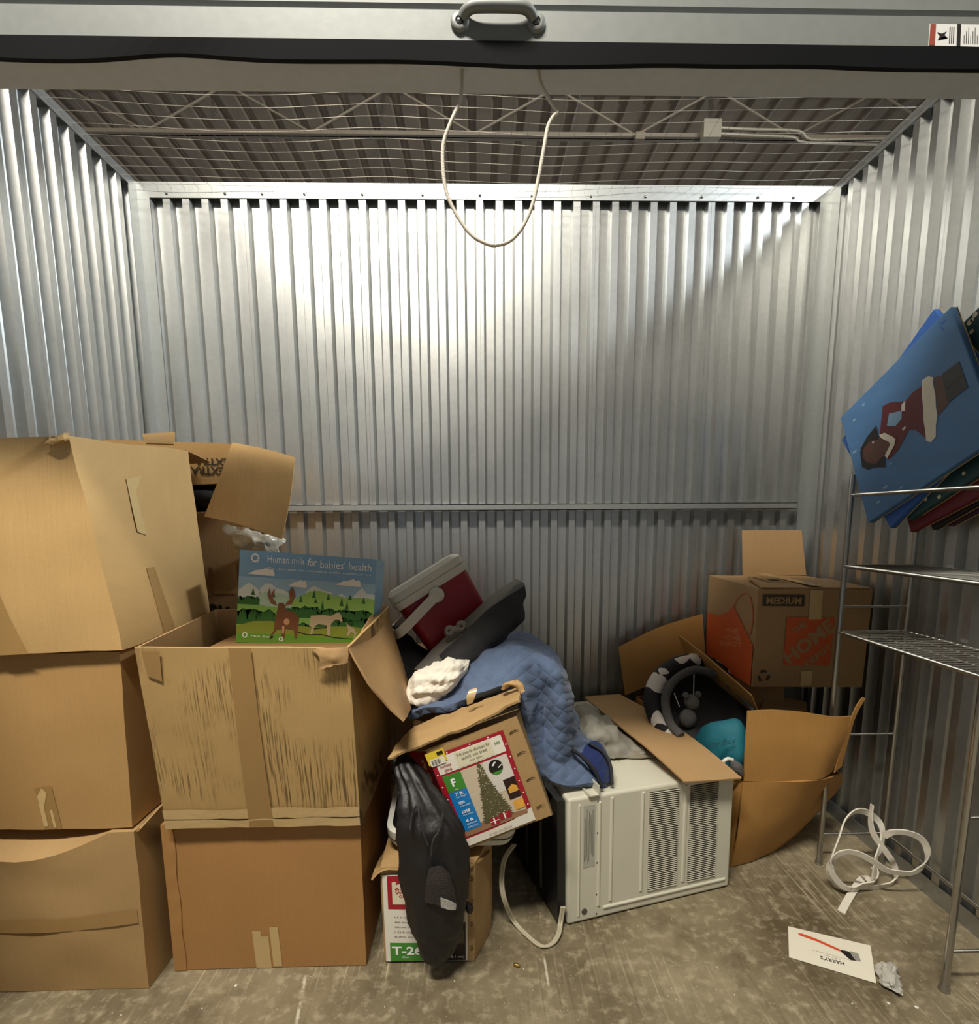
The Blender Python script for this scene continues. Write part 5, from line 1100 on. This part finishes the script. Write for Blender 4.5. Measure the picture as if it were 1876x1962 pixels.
def ball(c, r, sq=(1, 1, 1), seg=14):
    g_ = Geo(); M = Matrix.Translation(Vector(c)) @ Matrix.Diagonal((*sq, 1)); g_.lathe([(r * math.sin(math.pi * (k + 0.3) / 9.6), -r * math.cos(math.pi * (k + 0.3) / 9.6)) for k in range(10)], M, seg); return g_
g = ball((0.7414, 1.7900, 0.5365), 0.026); g.make('head', 'toy_grey', tb, 80)
g = ball((0.7254, 1.7800, 0.4817), 0.030, (1, 0.8, 1.1)); g.make('torso', 'toy_grey', tb, 80)
for p in ((0.7163, 1.7850, 0.5630), (0.7599, 1.7850, 0.5662)): ball(p, 0.011).make('ear', 'toy_grey', tb, 80)
tc_ = thing('teal_blanket', 'teal printed baby blanket bundled in the front of the open carton', 'blanket', (0.8103, 1.6800, 0.3479))
loft('bundle', [((0.7458, 1.7400, 0.4071), Vector((0, 0.02, 0.01)), Vector((0, 0, 0.02))), ((0.7664, 1.7100, 0.4235), Vector((0, 0.05, 0.0)), Vector((0, 0.0, 0.06))), ((0.8112, 1.6800, 0.4248), Vector((0, 0.06, 0)), Vector((0, 0, 0.082))), ((0.8559, 1.6700, 0.4140), Vector((0, 0.05, 0)), Vector((0, 0, 0.09))), ((0.8907, 1.6800, 0.3834), Vector((0, 0.02, 0)), Vector((0, 0, 0.05)))], MATS['teal_cloth'], tc_, 26, lambda t, a: 0.05 * math.sin(3 * a + 4 * t), 0.010, 14, 5.0, 80, 6)
plain('ink_teal', (8, 62, 74), 0.7)
TF = Face((0.7198, 1.6120, 0.4211), (0.8144, 1.6020, 0.4451), (0.8195, 1.6120, 0.4963), (0.7280, 1.6220, 0.4761))
lettering(TF, 'my Boy', 0.1, 0.3, 0.95, 0.75, MATS['ink_teal'], 'lettering', tc_, 0.001)
g = Geo(); g.tube(spline([(0.7671, 1.6000, 0.3803), (0.7692, 1.6000, 0.4013), (0.7852, 1.6000, 0.4151), (0.8021, 1.6000, 0.4113)], 5), 0.006, 8); g.tube(spline([(0.7838, 1.6000, 0.3801), (0.7947, 1.6000, 0.3658), (0.8121, 1.6000, 0.3549)], 4), 0.005, 8)
tag(g.make('white_ring', 'white_plastic', None, 60), 'small curved white plastic piece at the mouth of the open carton', 'plastic piece')
o = loft('dark_sock', [((0.7979, 1.6050, 0.4090), Vector((0.004, 0, 0.004)), Vector((0, 0.01, 0))), ((0.8098, 1.6000, 0.3937), Vector((0.014, 0, 0.01)), Vector((0, 0.02, 0))), ((0.8243, 1.6000, 0.3759), Vector((0.012, 0, 0.01)), Vector((0, 0.02, 0))), ((0.8321, 1.6000, 0.3581), Vector((0.006, 0, 0.004)), Vector((0, 0.012, 0)))], MATS['toy_grey'], None, 14, None, 0.004, 30)
tag(o, 'dark grey cloth scrap at the front corner of the open carton', 'cloth')

# ------------------------------------------------------------------ orange-printed moving box in the back right corner
W8 = [(0.955, 1.80, 0.586), (1.345, 1.80, 0.578), (1.362, 2.205, 0.578), (0.962, 2.205, 0.586), (0.955, 1.80, 0.931), (1.352, 1.80, 0.925), (1.368, 2.205, 0.930), (0.958, 2.205, 0.934)]
hb = thing('moving_box', 'medium moving box with orange square print and raised back flap in the corner', 'box', base_of(W8))
hexa('body', W8, KG, hb, {'front': 0.003}, 8, 0.002, 41.0)
plain('print_orange', (196, 84, 34), 0.55, var=0.1); plain('print_orange_pale', (206, 128, 84), 0.55, var=0.08)
Fh = cface(W8, 'front', 0.003); Fhl = cface(W8, 'left'); Fht = cface(W8, 'top')
decal(Fh, [rect(0.04, 0.83, 0.405, 0.945)], MATS['ink_brown'], 'print_size_panel', hb, 0.003)
lettering(Fh, 'MEDIUM', 0.07, 0.85, 0.375, 0.92, KG, 'lettering', hb, 0.004, bold=0.03)
sq = decal(Fh, [rect(0.26, 0.23, 0.68, 0.72)], MATS['print_orange'], 'print_orange_square', hb, 0.003)
lettering(Fh, 'THE', 0.31, 0.58, 0.44, 0.65, KG, 'lettering', hb, 0.004, bold=0.04, ang=0.70)
lettering(Fh, 'HOME', 0.215, 0.40, 0.725, 0.55, KG, 'lettering', hb, 0.004, bold=0.04, ang=0.70)
lettering(Fh, 'DEPOT', 0.43, 0.30, 0.70, 0.37, KG, 'lettering', hb, 0.004, bold=0.04, ang=0.70)
decal(Fh, [rect(0.45, 0.70, 0.56, 0.99), rect(0.43, 0.02, 0.53, 0.17)], MATS['tape_pale'], 'tape', hb, 0.0035, each=True)
rec = []
for k in range(3):
    a0 = math.radians(90 + 120 * k)
    def P2(r, a): return (0.095 + r * math.cos(a), 0.115 + r * 1.12 * math.sin(a))
    rec.append([P2(0.052, a0 - 0.55), P2(0.058, a0 - 0.1), P2(0.056, a0 + 0.25), P2(0.066, a0 + 0.42), P2(0.046, a0 + 0.85), P2(0.026, a0 + 0.45), P2(0.034, a0 + 0.25), P2(0.034, a0 - 0.1), P2(0.03, a0 - 0.55)])
decal(Fh, rec, MATS['ink_brown'], 'print_recycling_arrows', hb, 0.003)
decal(Fhl, [[(0.02, 0.0), (0.98, 0.0), (0.985, 0.42), (0.86, 0.52), (0.62, 0.72), (0.56, 0.74), (0.48, 0.66), (0.30, 0.58), (0.02, 0.56)]], MATS['print_orange'], 'print_orange_apron', hb, 0.003)
stp = []
arc = [(0.58, 0.73), (0.63, 0.82), (0.72, 0.90), (0.80, 0.93), (0.88, 0.90), (0.93, 0.80), (0.95, 0.68), (0.93, 0.55), (0.90, 0.50)]
for (a, b_) in zip(arc[:-1], arc[1:]): stp.append([(a[0] - 0.008, a[1]), (b_[0] - 0.008, b_[1]), (b_[0] + 0.008, b_[1]), (a[0] + 0.008, a[1])])
decal(Fhl, stp, MATS['print_orange'], 'print_apron_strap', hb, 0.003)
for k, (s_, v) in enumerate((('THE', 0.44), ('HOME', 0.37), ('DEPOT', 0.30))): lettering(Fhl, s_, 0.46 - 0.05 * k, v, 0.72 + 0.04 * k, v + 0.055, MATS['print_orange_pale'], 'lettering', hb, 0.004, bold=0.02, ang=0.2)
board('top_flap', Fht.at(0.02, 0.0, 0.004), Fht.at(0.98, 0.0, 0.004), Fht.at(0.98, 0.60, 0.006), Fht.at(0.20, 0.60, 0.012), 0.005, KG, hb)
decal(Fht, [rect(0.45, 0.0, 0.56, 0.9)], MATS['tape_pale'], 'tape', hb, 0.013)
decal(Fht, [rect(0.22, 0.25, 0.24, 0.55), rect(0.22, 0.25, 0.42, 0.28), rect(0.30, 0.35, 0.40, 0.45)], MATS['ink_brown'], 'print_lines', hb, 0.014)
board('back_flap', (1.10, 2.205, 0.932), (1.366, 2.205, 0.932), (1.35, 2.235, 1.118), (1.10, 2.235, 1.118), 0.005, KG, hb)

# what the moving box stands on, and the pale carton by the wall
K8 = [(0.965, 1.90, 0.003), (1.13, 1.90, 0.003), (1.13, 2.19, 0.003), (0.965, 2.19, 0.003), (0.965, 1.90, 0.578), (1.13, 1.90, 0.576), (1.13, 2.19, 0.576), (0.965, 2.19, 0.578)]
bk = thing('cardboard_box', 'narrow brown carton standing in the open carton under the orange-printed moving box', 'box', base_of(K8)); hexa('body', K8, KG, bk, {}, 4, 0.002)
g = Geo(); thick_quad(g, (1.0143, 1.8600, 0.4628), (1.1932, 1.8600, 0.4643), (1.2285, 1.9200, 0.4823), (1.0775, 1.9200, 0.5168), 0.005, 3); g.make('bent_flap', KG, bk)
plain('white_carton', (176, 172, 160), 0.6)
N8 = [(1.19, 1.96, 0.003), (1.37, 1.96, 0.003), (1.37, 2.2, 0.003), (1.19, 2.2, 0.003), (1.19, 1.96, 0.22), (1.37, 1.96, 0.22), (1.37, 2.2, 0.22), (1.19, 2.2, 0.22)]
bn = thing('white_carton', 'small pale carton with brown flap on the floor behind the shelf leg', 'box', base_of(N8)); hexa('body', N8, MATS['white_carton'], bn, {}, 3, 0.002)
g = Geo(); thick_quad(g, (1.19, 1.955, 0.224), (1.37, 1.955, 0.224), (1.34, 1.99, 0.30), (1.20, 1.99, 0.33), 0.005, 2); g.make('flap', KG, bn)

# ------------------------------------------------------------------ wire shelf
sh = thing('wire_shelf', 'narrow chrome wire shelf rack standing against the right wall', 'shelf', (1.27, 1.42, 0.0))
SX0, SX1, SY0, SY1 = 1.155, 1.372, 1.168, 1.668
for (x, y, zt_) in ((SX0, SY1, 1.30), (SX1, SY1, 1.30), (SX0, SY0, 1.30), (SX1, SY0, 1.30)):
    g = Geo(); g.tube([(x, y, 0.012), (x, y, zt_)], 0.0085, 12); ps = g.make('post', 'chrome', sh, 50)
    g = Geo(); g.lathe([(0.013, 0.0), (0.013, 0.006), (0.0105, 0.012), (0.0095, 0.02)], Matrix.Translation((x, y, 0.0)), 12); f_ = obj('foot', g.v, g.f, 'rubber' if False else 'chrome', sh, 40); f_.parent = ps
for z in (1.018, 0.806):
    g = Geo(); g.tube([(SX0, SY0, z), (SX0, SY1, z)], 0.0062, 8); g.tube([(SX1, SY0, z), (SX1, SY1, z)], 0.0062, 8); g.tube([(SX0, SY0, z), (SX1, SY0, z)], 0.005, 8); g.tube([(SX0, SY1, z), (SX1, SY1, z)], 0.005, 8)
    tr = g.make('tier_frame', 'chrome', sh, 50)
    for k in range(1, 24):
        y = SY0 + (SY1 - SY0) * k / 24; g = Geo(); g.tube([(SX0, y, z + 0.005), (SX1, y, z + 0.005)], 0.0014, 5); w_ = obj('tier_wire', g.v, g.f, 'chrome', sh, 60); w_.parent = tr
    for x in (SX0 + 0.075, SX0 + 0.15):
        g = Geo(); g.tube([(x, SY0, z + 0.001), (x, SY1, z + 0.001)], 0.002, 5); w_ = obj('tier_wire', g.v, g.f, 'chrome', sh, 60); w_.parent = tr
for (a, b_) in (((SX0, SY0, 1.238), (SX0, SY1, 1.238)), ((SX1, SY0, 1.238), (SX1, SY1, 1.238)), ((SX1, SY0, 0.10), (SX1, SY1, 0.11))):
    g = Geo(); g.tube([a, b_], 0.0058, 8); g.make('side_rail', 'chrome', sh, 50)
for y in (SY1, SY0):
    for z in ((1.238,) if y == SY0 else ()) + (0.888, 0.462, 0.108):
        g = Geo(); g.tube([(SX0, y, z), (SX1, y, z)], 0.0045, 8); g.make('rung', 'chrome', sh, 50)

# ------------------------------------------------------------------ stacked canvases
plain('paint_blue', (72, 114, 160), 0.55, var=0.22, scale=5, stretch=(1, 1, 3)); plain('paint_blue_deep', (44, 92, 168), 0.55, var=0.2); plain('paint_teal', (34, 70, 74), 0.55, var=0.3); plain('paint_crimson', (104, 24, 36), 0.55, var=0.2); plain('paint_black', (26, 20, 24), 0.55, var=0.3); plain('paint_plum', (58, 22, 46), 0.55, var=0.2); plain('paint_cream', (206, 196, 176), 0.6)
plain('figure_dress', (92, 20, 28), 0.55, var=0.1); plain('figure_trim', (216, 208, 192), 0.65, var=0.08, scale=60); plain('figure_skin', (86, 54, 42), 0.55, var=0.1); plain('figure_boot', (36, 36, 36), 0.5, var=0.15); plain('figure_hair', (24, 18, 18), 0.5); plain('paint_sky', (124, 158, 188), 0.55, var=0.08); plain('figure_lip', (120, 58, 50), 0.5)
cen = Vector((0, 1.599, 1.4355)); e1 = Vector((0, -0.205, 0.1045)); e2 = Vector((0, -0.090, -0.179))
def canvas(k, X, dy, dz, rot, mat, label, th=0.017, dots=None, sc=1.0):
    c_ = Vector((X, cen.y + dy, cen.z + dz)); R_ = Matrix.Rotation(math.radians(rot), 3, 'X'); a = R_ @ e1 * sc; b_ = R_ @ e2 * sc
    t = thing('canvas', label, 'canvas', c_ + b_ - a, 'painted canvases stacked on the shelf')
    F = Face(c_ - a + b_, c_ + a + b_, c_ + a - b_, c_ - a - b_)          # seen from the room: v runs from the lower edge to the upper edge
    if F.n.x > 0: F = Face(c_ + a + b_, c_ - a + b_, c_ - a - b_, c_ + a - b_)
    vs = [F.at(u, v, 0) for u, v in rect(0, 0, 1, 1)] + [F.at(u, v, -th) for u, v in rect(0, 0, 1, 1)]
    o = obj('stretched_canvas', vs, [(0, 1, 2, 3), (4, 7, 6, 5), (0, 4, 5, 1), (1, 5, 6, 2), (2, 6, 7, 3), (3, 7, 4, 0)], mat, t)
    m = o.modifiers.new('soft_edges', 'BEVEL'); m.width = 0.003; m.segments = 2
    g_ = Geo()
    for (u0, v0, u1, v1) in ((0, 0, 1, 0.08), (0, 0.92, 1, 1), (0, 0, 0.07, 1), (0.93, 0, 1, 1)):
        p = [F.at(u, v, -th - 0.0002) for u, v in rect(u0, v0, u1, v1)]; q = [F.at(u, v, -th - 0.002) for u, v in rect(u0, v0, u1, v1)]
        g_.add(p + q, [(0, 1, 2, 3), (4, 7, 6, 5), (0, 4, 5, 1), (1, 5, 6, 2), (2, 6, 7, 3), (3, 7, 4, 0)])
    obj('stretcher_frame', g_.v, g_.f, 'edge_torn', t)
    if dots:
        rr = random.Random(k); decal(F, [disc(rr.uniform(0.04, 0.96), rr.choice((rr.uniform(0.02, 0.2), rr.uniform(0.8, 0.98))), rr.uniform(0.008, 0.02), 1.1, 8) for _ in range(20)], MATS[dots], 'painted_dot', t, 0.0008, each=True)
    return t, F
cv, CF = canvas(0, 1.250, 0, 0, 0, 'paint_blue', 'front blue canvas painted with a figure in a red dress with white trim')
canvas(1, 1.270, 0.005, 0.004, -14.5, 'paint_blue_deep', 'second canvas of the stack, plain deep blue, showing behind the figure painting')
canvas(2, 1.290, -0.105, 0.012, -2, 'paint_teal', 'dark teal canvas with pale dots behind the two blue canvases', dots='paint_cream')
canvas(3, 1.310, -0.110, -0.032, 2, 'paint_crimson', 'dark red canvas in the stack between the teal and the black one')
canvas(4, 1.330, -0.150, -0.018, -1, 'paint_black', 'black canvas with pale dots near the back of the stack', dots='paint_cream')
canvas(5, 1.350, -0.190, -0.012, 1, 'paint_plum', 'plum canvas at the back of the stack against the wall')
# figure: u runs along the long edge towards the viewer's upper right, v across; head points to the lower left
def cdec(pts, m, nm, o): return decal(CF, pts, MATS[m], nm, cv, o)
def cdec_each(pts, m, nm, o): return decal(CF, pts, MATS[m], nm, cv, o, each=True)
cdec([[(0.3042, 0.5977), (0.3825, 0.7752), (0.4459, 0.7502), (0.5360, 0.6758), (0.5544, 0.6646), (0.6224, 0.6788), (0.6855, 0.6678), (0.6077, 0.2964), (0.5859, 0.3558), (0.5540, 0.4192), (0.5093, 0.4455), (0.4662, 0.4100), (0.3975, 0.3656), (0.3132, 0.3520), (0.2899, 0.3919), (0.2816, 0.5235)]], 'figure_dress', 'painted_dress', 0.0008)
cdec([[(0.4144, 0.6771), (0.5097, 0.6179), (0.4914, 0.5649), (0.4308, 0.5495), (0.3723, 0.6044)]], 'paint_sky', 'painted_gap', 0.0012)
cdec([[(0.7747, 0.6559), (0.8271, 0.6196), (0.8046, 0.4047), (0.7252, 0.3836), (0.7523, 0.5351)]], 'figure_skin', 'painted_legs', 0.0008)
cdec([[(0.8275, 0.6297), (0.9425, 0.6154), (0.9399, 0.4131), (0.8049, 0.4145)]], 'figure_boot', 'painted_boots', 0.0012)
cdec([[(0.8193, 0.5215), (0.9209, 0.5160), (0.9204, 0.5085), (0.8195, 0.5131)]], 'toy_grey', 'painted_boot_gap', 0.0016)
cdec([[(0.7008, 0.7018), (0.7476, 0.6935), (0.7747, 0.6559), (0.7596, 0.6123), (0.7530, 0.5344), (0.7313, 0.4503), (0.7254, 0.3937), (0.6968, 0.3363), (0.6746, 0.2630), (0.6328, 0.2507), (0.6068, 0.2868), (0.6214, 0.3580), (0.6314, 0.4335), (0.6552, 0.5186), (0.6713, 0.6110)], [(0.5208, 0.6617), (0.5557, 0.6690), (0.5306, 0.5971), (0.5057, 0.6192)]], 'figure_trim', 'painted_fur_trim', 0.0014)
cdec([[(0.2902, 0.6735), (0.2887, 0.5872), (0.2816, 0.5235), (0.2871, 0.3827), (0.2675, 0.3185), (0.1873, 0.3765), (0.1292, 0.3952), (0.0810, 0.4533), (0.0971, 0.5726), (0.1167, 0.6057), (0.1944, 0.6520)]], 'figure_hair', 'painted_hair', 0.0012)
cdec([[(0.1332, 0.5809), (0.2036, 0.5971), (0.2802, 0.5593), (0.3720, 0.4688), (0.3530, 0.4445), (0.3073, 0.4102), (0.2576, 0.4047), (0.2047, 0.3925), (0.1345, 0.4555), (0.1112, 0.5261)]], 'figure_skin', 'painted_face', 0.0016)
cdec([[(0.1868, 0.5631), (0.2018, 0.5279), (0.1988, 0.4975), (0.1937, 0.5224)], [(0.1950, 0.4515), (0.2248, 0.4178), (0.2010, 0.4217)]], 'figure_lip', 'painted_features', 0.0020)
cdec([[(0.2950, 0.5878), (0.3428, 0.5660), (0.3908, 0.4929), (0.4092, 0.4558), (0.3855, 0.4190), (0.3064, 0.3683), (0.2926, 0.4011), (0.3595, 0.4506), (0.3532, 0.4759), (0.3041, 0.5493)], [(0.2287, 0.5830), (0.2405, 0.5677), (0.2321, 0.5568), (0.2223, 0.5704)]], 'figure_trim', 'painted_collar', 0.0022)
cdec([[(0.4744, 0.4909), (0.5027, 0.4946), (0.5017, 0.4769), (0.4740, 0.4714)]], 'paint_cream', 'painted_buckle', 0.0014)
cdec_each([[(0.2274, 0.9335), (0.2511, 0.9243), (0.2432, 0.9069), (0.2236, 0.9123)], [(0.1088, 0.8825), (0.1410, 0.8735), (0.1286, 0.8556), (0.1099, 0.8628)], [(0.0330, 0.6338), (0.0791, 0.6252), (0.0620, 0.6055), (0.0303, 0.6113)], [(0.2029, 0.1850), (0.2544, 0.1781), (0.2377, 0.1618), (0.2087, 0.1645)], [(0.3284, 0.1014), (0.3608, 0.0989), (0.3474, 0.0835), (0.3298, 0.0877)], [(0.1204, 0.1157), (0.1609, 0.1069), (0.1370, 0.0887), (0.1214, 0.0984)], [(0.3049, 0.3248), (0.3375, 0.3174), (0.3212, 0.3018), (0.3055, 0.3077)]], 'paint_sky', 'painted_snow', 0.0008)
cdec([[(0.9113, 0.9826), (0.9212, 0.9545), (0.9474, 0.9508), (0.9484, 0.9421), (0.9215, 0.9434), (0.9090, 0.9689)], [(0.9082, 0.9480), (0.9256, 0.8847), (0.9183, 0.8845), (0.9039, 0.9399)]], 'paint_blue_deep', 'painted_signature', 0.0008)

# ------------------------------------------------------------------ coiled strap
plain('strap_white', (226, 220, 206), 0.7, var=0.06)
sp = [(1.0763, 1.4367, 0.0040), (1.1594, 1.5108, 0.0060), (1.2500, 1.5818, 0.0100), (1.2532, 1.5500, 0.0908), (1.2944, 1.5800, 0.1244), (1.3095, 1.6000, 0.1590), (1.2984, 1.6100, 0.1897), (1.2497, 1.6000, 0.2256), (1.1966, 1.5800, 0.2400), (1.1510, 1.5600, 0.2188), (1.1216, 1.5400, 0.1715), (1.0993, 1.5300, 0.1218), (1.0930, 1.5300, 0.0793), (1.1058, 1.5250, 0.0468), (1.1346, 1.5200, 0.0211), (1.1640, 1.5100, 0.0226), (1.1893, 1.5100, 0.0345), (1.2299, 1.5200, 0.0334), (1.2748, 1.5600, 0.0325), (1.2744, 1.5800, 0.0478)]
sp2 = [(1.2662, 1.6000, 0.2507), (1.2623, 1.5950, 0.1994), (1.2692, 1.5850, 0.1581), (1.2927, 1.5750, 0.1204), (1.3158, 1.5650, 0.0866), (1.3260, 1.5550, 0.0605), (1.3258, 1.5500, 0.0239), (1.2943, 1.5400, 0.0082), (1.2461, 1.5300, 0.0113), (1.1985, 1.5250, 0.0160), (1.1369, 1.5050, 0.0287), (1.1012, 1.5100, 0.0613), (1.0847, 1.5100, 0.1005), (1.0908, 1.5000, 0.1422), (1.1146, 1.4900, 0.1622), (1.1502, 1.4850, 0.1580), (1.1905, 1.4800, 0.1364), (1.2354, 1.4800, 0.1061), (1.2752, 1.4800, 0.0966), (1.3206, 1.4800, 0.0956), (1.3409, 1.4700, 0.1298), (1.3472, 1.4700, 0.1742), (1.3255, 1.4700, 0.2120), (1.2818, 1.4700, 0.2332), (1.2453, 1.4800, 0.2310), (1.2342, 1.5000, 0.2051)]
st_ = thing('coiled_strap', 'stiff white strap lying in loose upright loops on the floor by the shelf', 'strap', (1.15, 1.5, 0.0))
p1 = spline(sp, 5); p2 = spline(sp2, 5)
w1 = [Vector((0.8, 0.5, 0.0)).lerp(Vector((0, -0.35, 0.93)), min(1, max(0, (i - 22) / 15))) for i in range(len(p1))]
I4 = Matrix.Identity(4)
for p in p1 + p2: p.z = max(p.z, 0.011)
for i, p in enumerate(p1):
    if i < 16: p.z = 0.003 + 0.0006 * i
g = strip(p1, [tuple(v) for v in w1], 0.020, 0.004, I4); obj('strap_loop', g.v, g.f, 'strap_white', st_, 40)
g = strip(p2, [(0, -0.3, 0.95)] * len(p2), 0.018, 0.004, I4); obj('strap_loop', g.v, g.f, 'strap_white', st_, 40)

# ------------------------------------------------------------------ card, scrap and bits on the floor
plain('card_cream', (232, 226, 208), 0.5, var=0.03); plain('razor_orange', (214, 84, 52), 0.4); plain('razor_grey', (150, 148, 140), 0.4)
q = [Vector(p) for p in ((0.8257, 1.2765, 0.0030), (0.9988, 1.1896, 0.0030), (1.0713, 1.3088, 0.0030), (0.8856, 1.3851, 0.0030))]
cdt = thing('card', 'cream advertising card with a red razor picture lying on the floor', 'card', (q[0] + q[2]) / 2)
CFc = Face(*q); g = Geo(); thick_quad(g, *q, 0.0012); g.make('card_stock', 'card_cream', cdt)
cdx = lambda pts, m, nm, o: decal(CFc, pts, MATS[m], nm, cdt, o)
cdx([[(0.12, 0.83), (0.17, 0.86), (0.35, 0.80), (0.62, 0.66), (0.64, 0.60), (0.60, 0.60), (0.35, 0.72), (0.14, 0.78)]], 'razor_orange', 'print_razor_handle', 0.0012)
cdx([[(0.63, 0.65), (0.72, 0.66), (0.78, 0.60), (0.80, 0.44), (0.74, 0.42), (0.64, 0.58)]], 'ink_black', 'print_razor_head', 0.0012)
cdx([[(0.74, 0.68), (0.84, 0.67), (0.86, 0.46), (0.80, 0.44), (0.76, 0.56)]], 'razor_grey', 'print_razor_blades', 0.0014)
lettering(CFc, "HARRY'S", 0.38, 0.21, 0.66, 0.31, MATS['ink_black'], 'lettering', cdt, 0.0012, bold=0.02, rot180=True)
lettering(CFc, 'everything you need to', 0.28, 0.40, 0.72, 0.435, MATS['razor_grey'], 'lettering', cdt, 0.0012, rot180=True)
lettering(CFc, 'shave well', 0.42, 0.34, 0.62, 0.37, MATS['razor_grey'], 'lettering', cdt, 0.0012, rot180=True)
plain('tissue', (190, 186, 176), 0.6, var=0.08, alpha=0.93)
o = sheet('tissue_scrap', [[(1.0477, 1.2464, 0.0060), (1.0599, 1.2352, 0.0220), (1.0821, 1.2345, 0.0160), (1.0901, 1.2330, 0.0080)], [(1.0238, 1.2261, 0.0100), (1.0253, 1.1981, 0.0300), (1.0485, 1.1964, 0.0280), (1.0635, 1.2067, 0.0120)], [(1.0125, 1.1996, 0.0080), (1.0157, 1.1744, 0.0260), (1.0312, 1.1669, 0.0240), (1.0541, 1.1737, 0.0080)], [(1.0078, 1.1822, 0.0040), (1.0152, 1.1616, 0.0120), (1.0258, 1.1515, 0.0100), (1.0368, 1.1514, 0.0040)]], 0.0015, MATS['tissue'], None, 5, 5, 0.010, 60, 2.0, 30)
tag(o, 'crumpled grey-white tissue scrap on the floor by the shelf leg', 'tissue')
plain('brass', (170, 140, 80), 0.3, 0.8)
g = Geo(); pb = Vector((0.0928, 1.2694, 0.0050)); g.lathe([(0.0035, -0.009), (0.005, -0.007), (0.005, 0.006), (0.003, 0.009)], Matrix.Translation(pb) @ Matrix.Rotation(math.pi / 2, 4, 'Y') @ Matrix.Rotation(0.4, 4, 'X'), 12)
tag(g.make('metal_ferrule', 'brass', None, 40), 'tiny brassy metal piece on the floor in front of the tree cartons', 'metal piece')
plain('chip_white', (220, 216, 204), 0.7)
for k, p in enumerate(((0.9892, 1.1365, 0.0000), (0.9010, 1.1375, 0.0000), (1.0484, 1.1235, 0.0000), (-0.8652, 1.1555, 0.0000), (-0.6785, 1.1684, 0.0000), (-0.6261, 1.2320, 0.0000))):
    p = Vector(p); rr = random.Random(k); g = Geo(); r = rr.uniform(0.002, 0.0045)
    g.add([p + Vector((r * rr.uniform(0.6, 1.4) * math.cos(a), r * rr.uniform(0.6, 1.4) * math.sin(a), 0.0004)) for a in (0, 1.3, 2.7, 4.2, 5.3)] + [p + Vector((0, 0, 0.003))], [(0, 1, 5), (1, 2, 5), (2, 3, 5), (3, 4, 5), (4, 0, 5), (4, 3, 2, 1, 0)])
    o = g.make('paint_chip', 'chip_white'); o['group'] = 'pale chips scattered on the floor'; o['label'] = ('tiny pale chip on the floor just in front of the tissue scrap', 'tiny pale chip on the floor in front of the advertising card', 'tiny pale chip on the floor between tissue scrap and shelf leg', 'tiny pale chip on the floor in front of the left corner stack', 'tiny pale chip on the floor a little in front of the orange-brown carton', 'tiny pale chip at the foot of the orange-brown carton')[k]; o['category'] = 'chip'
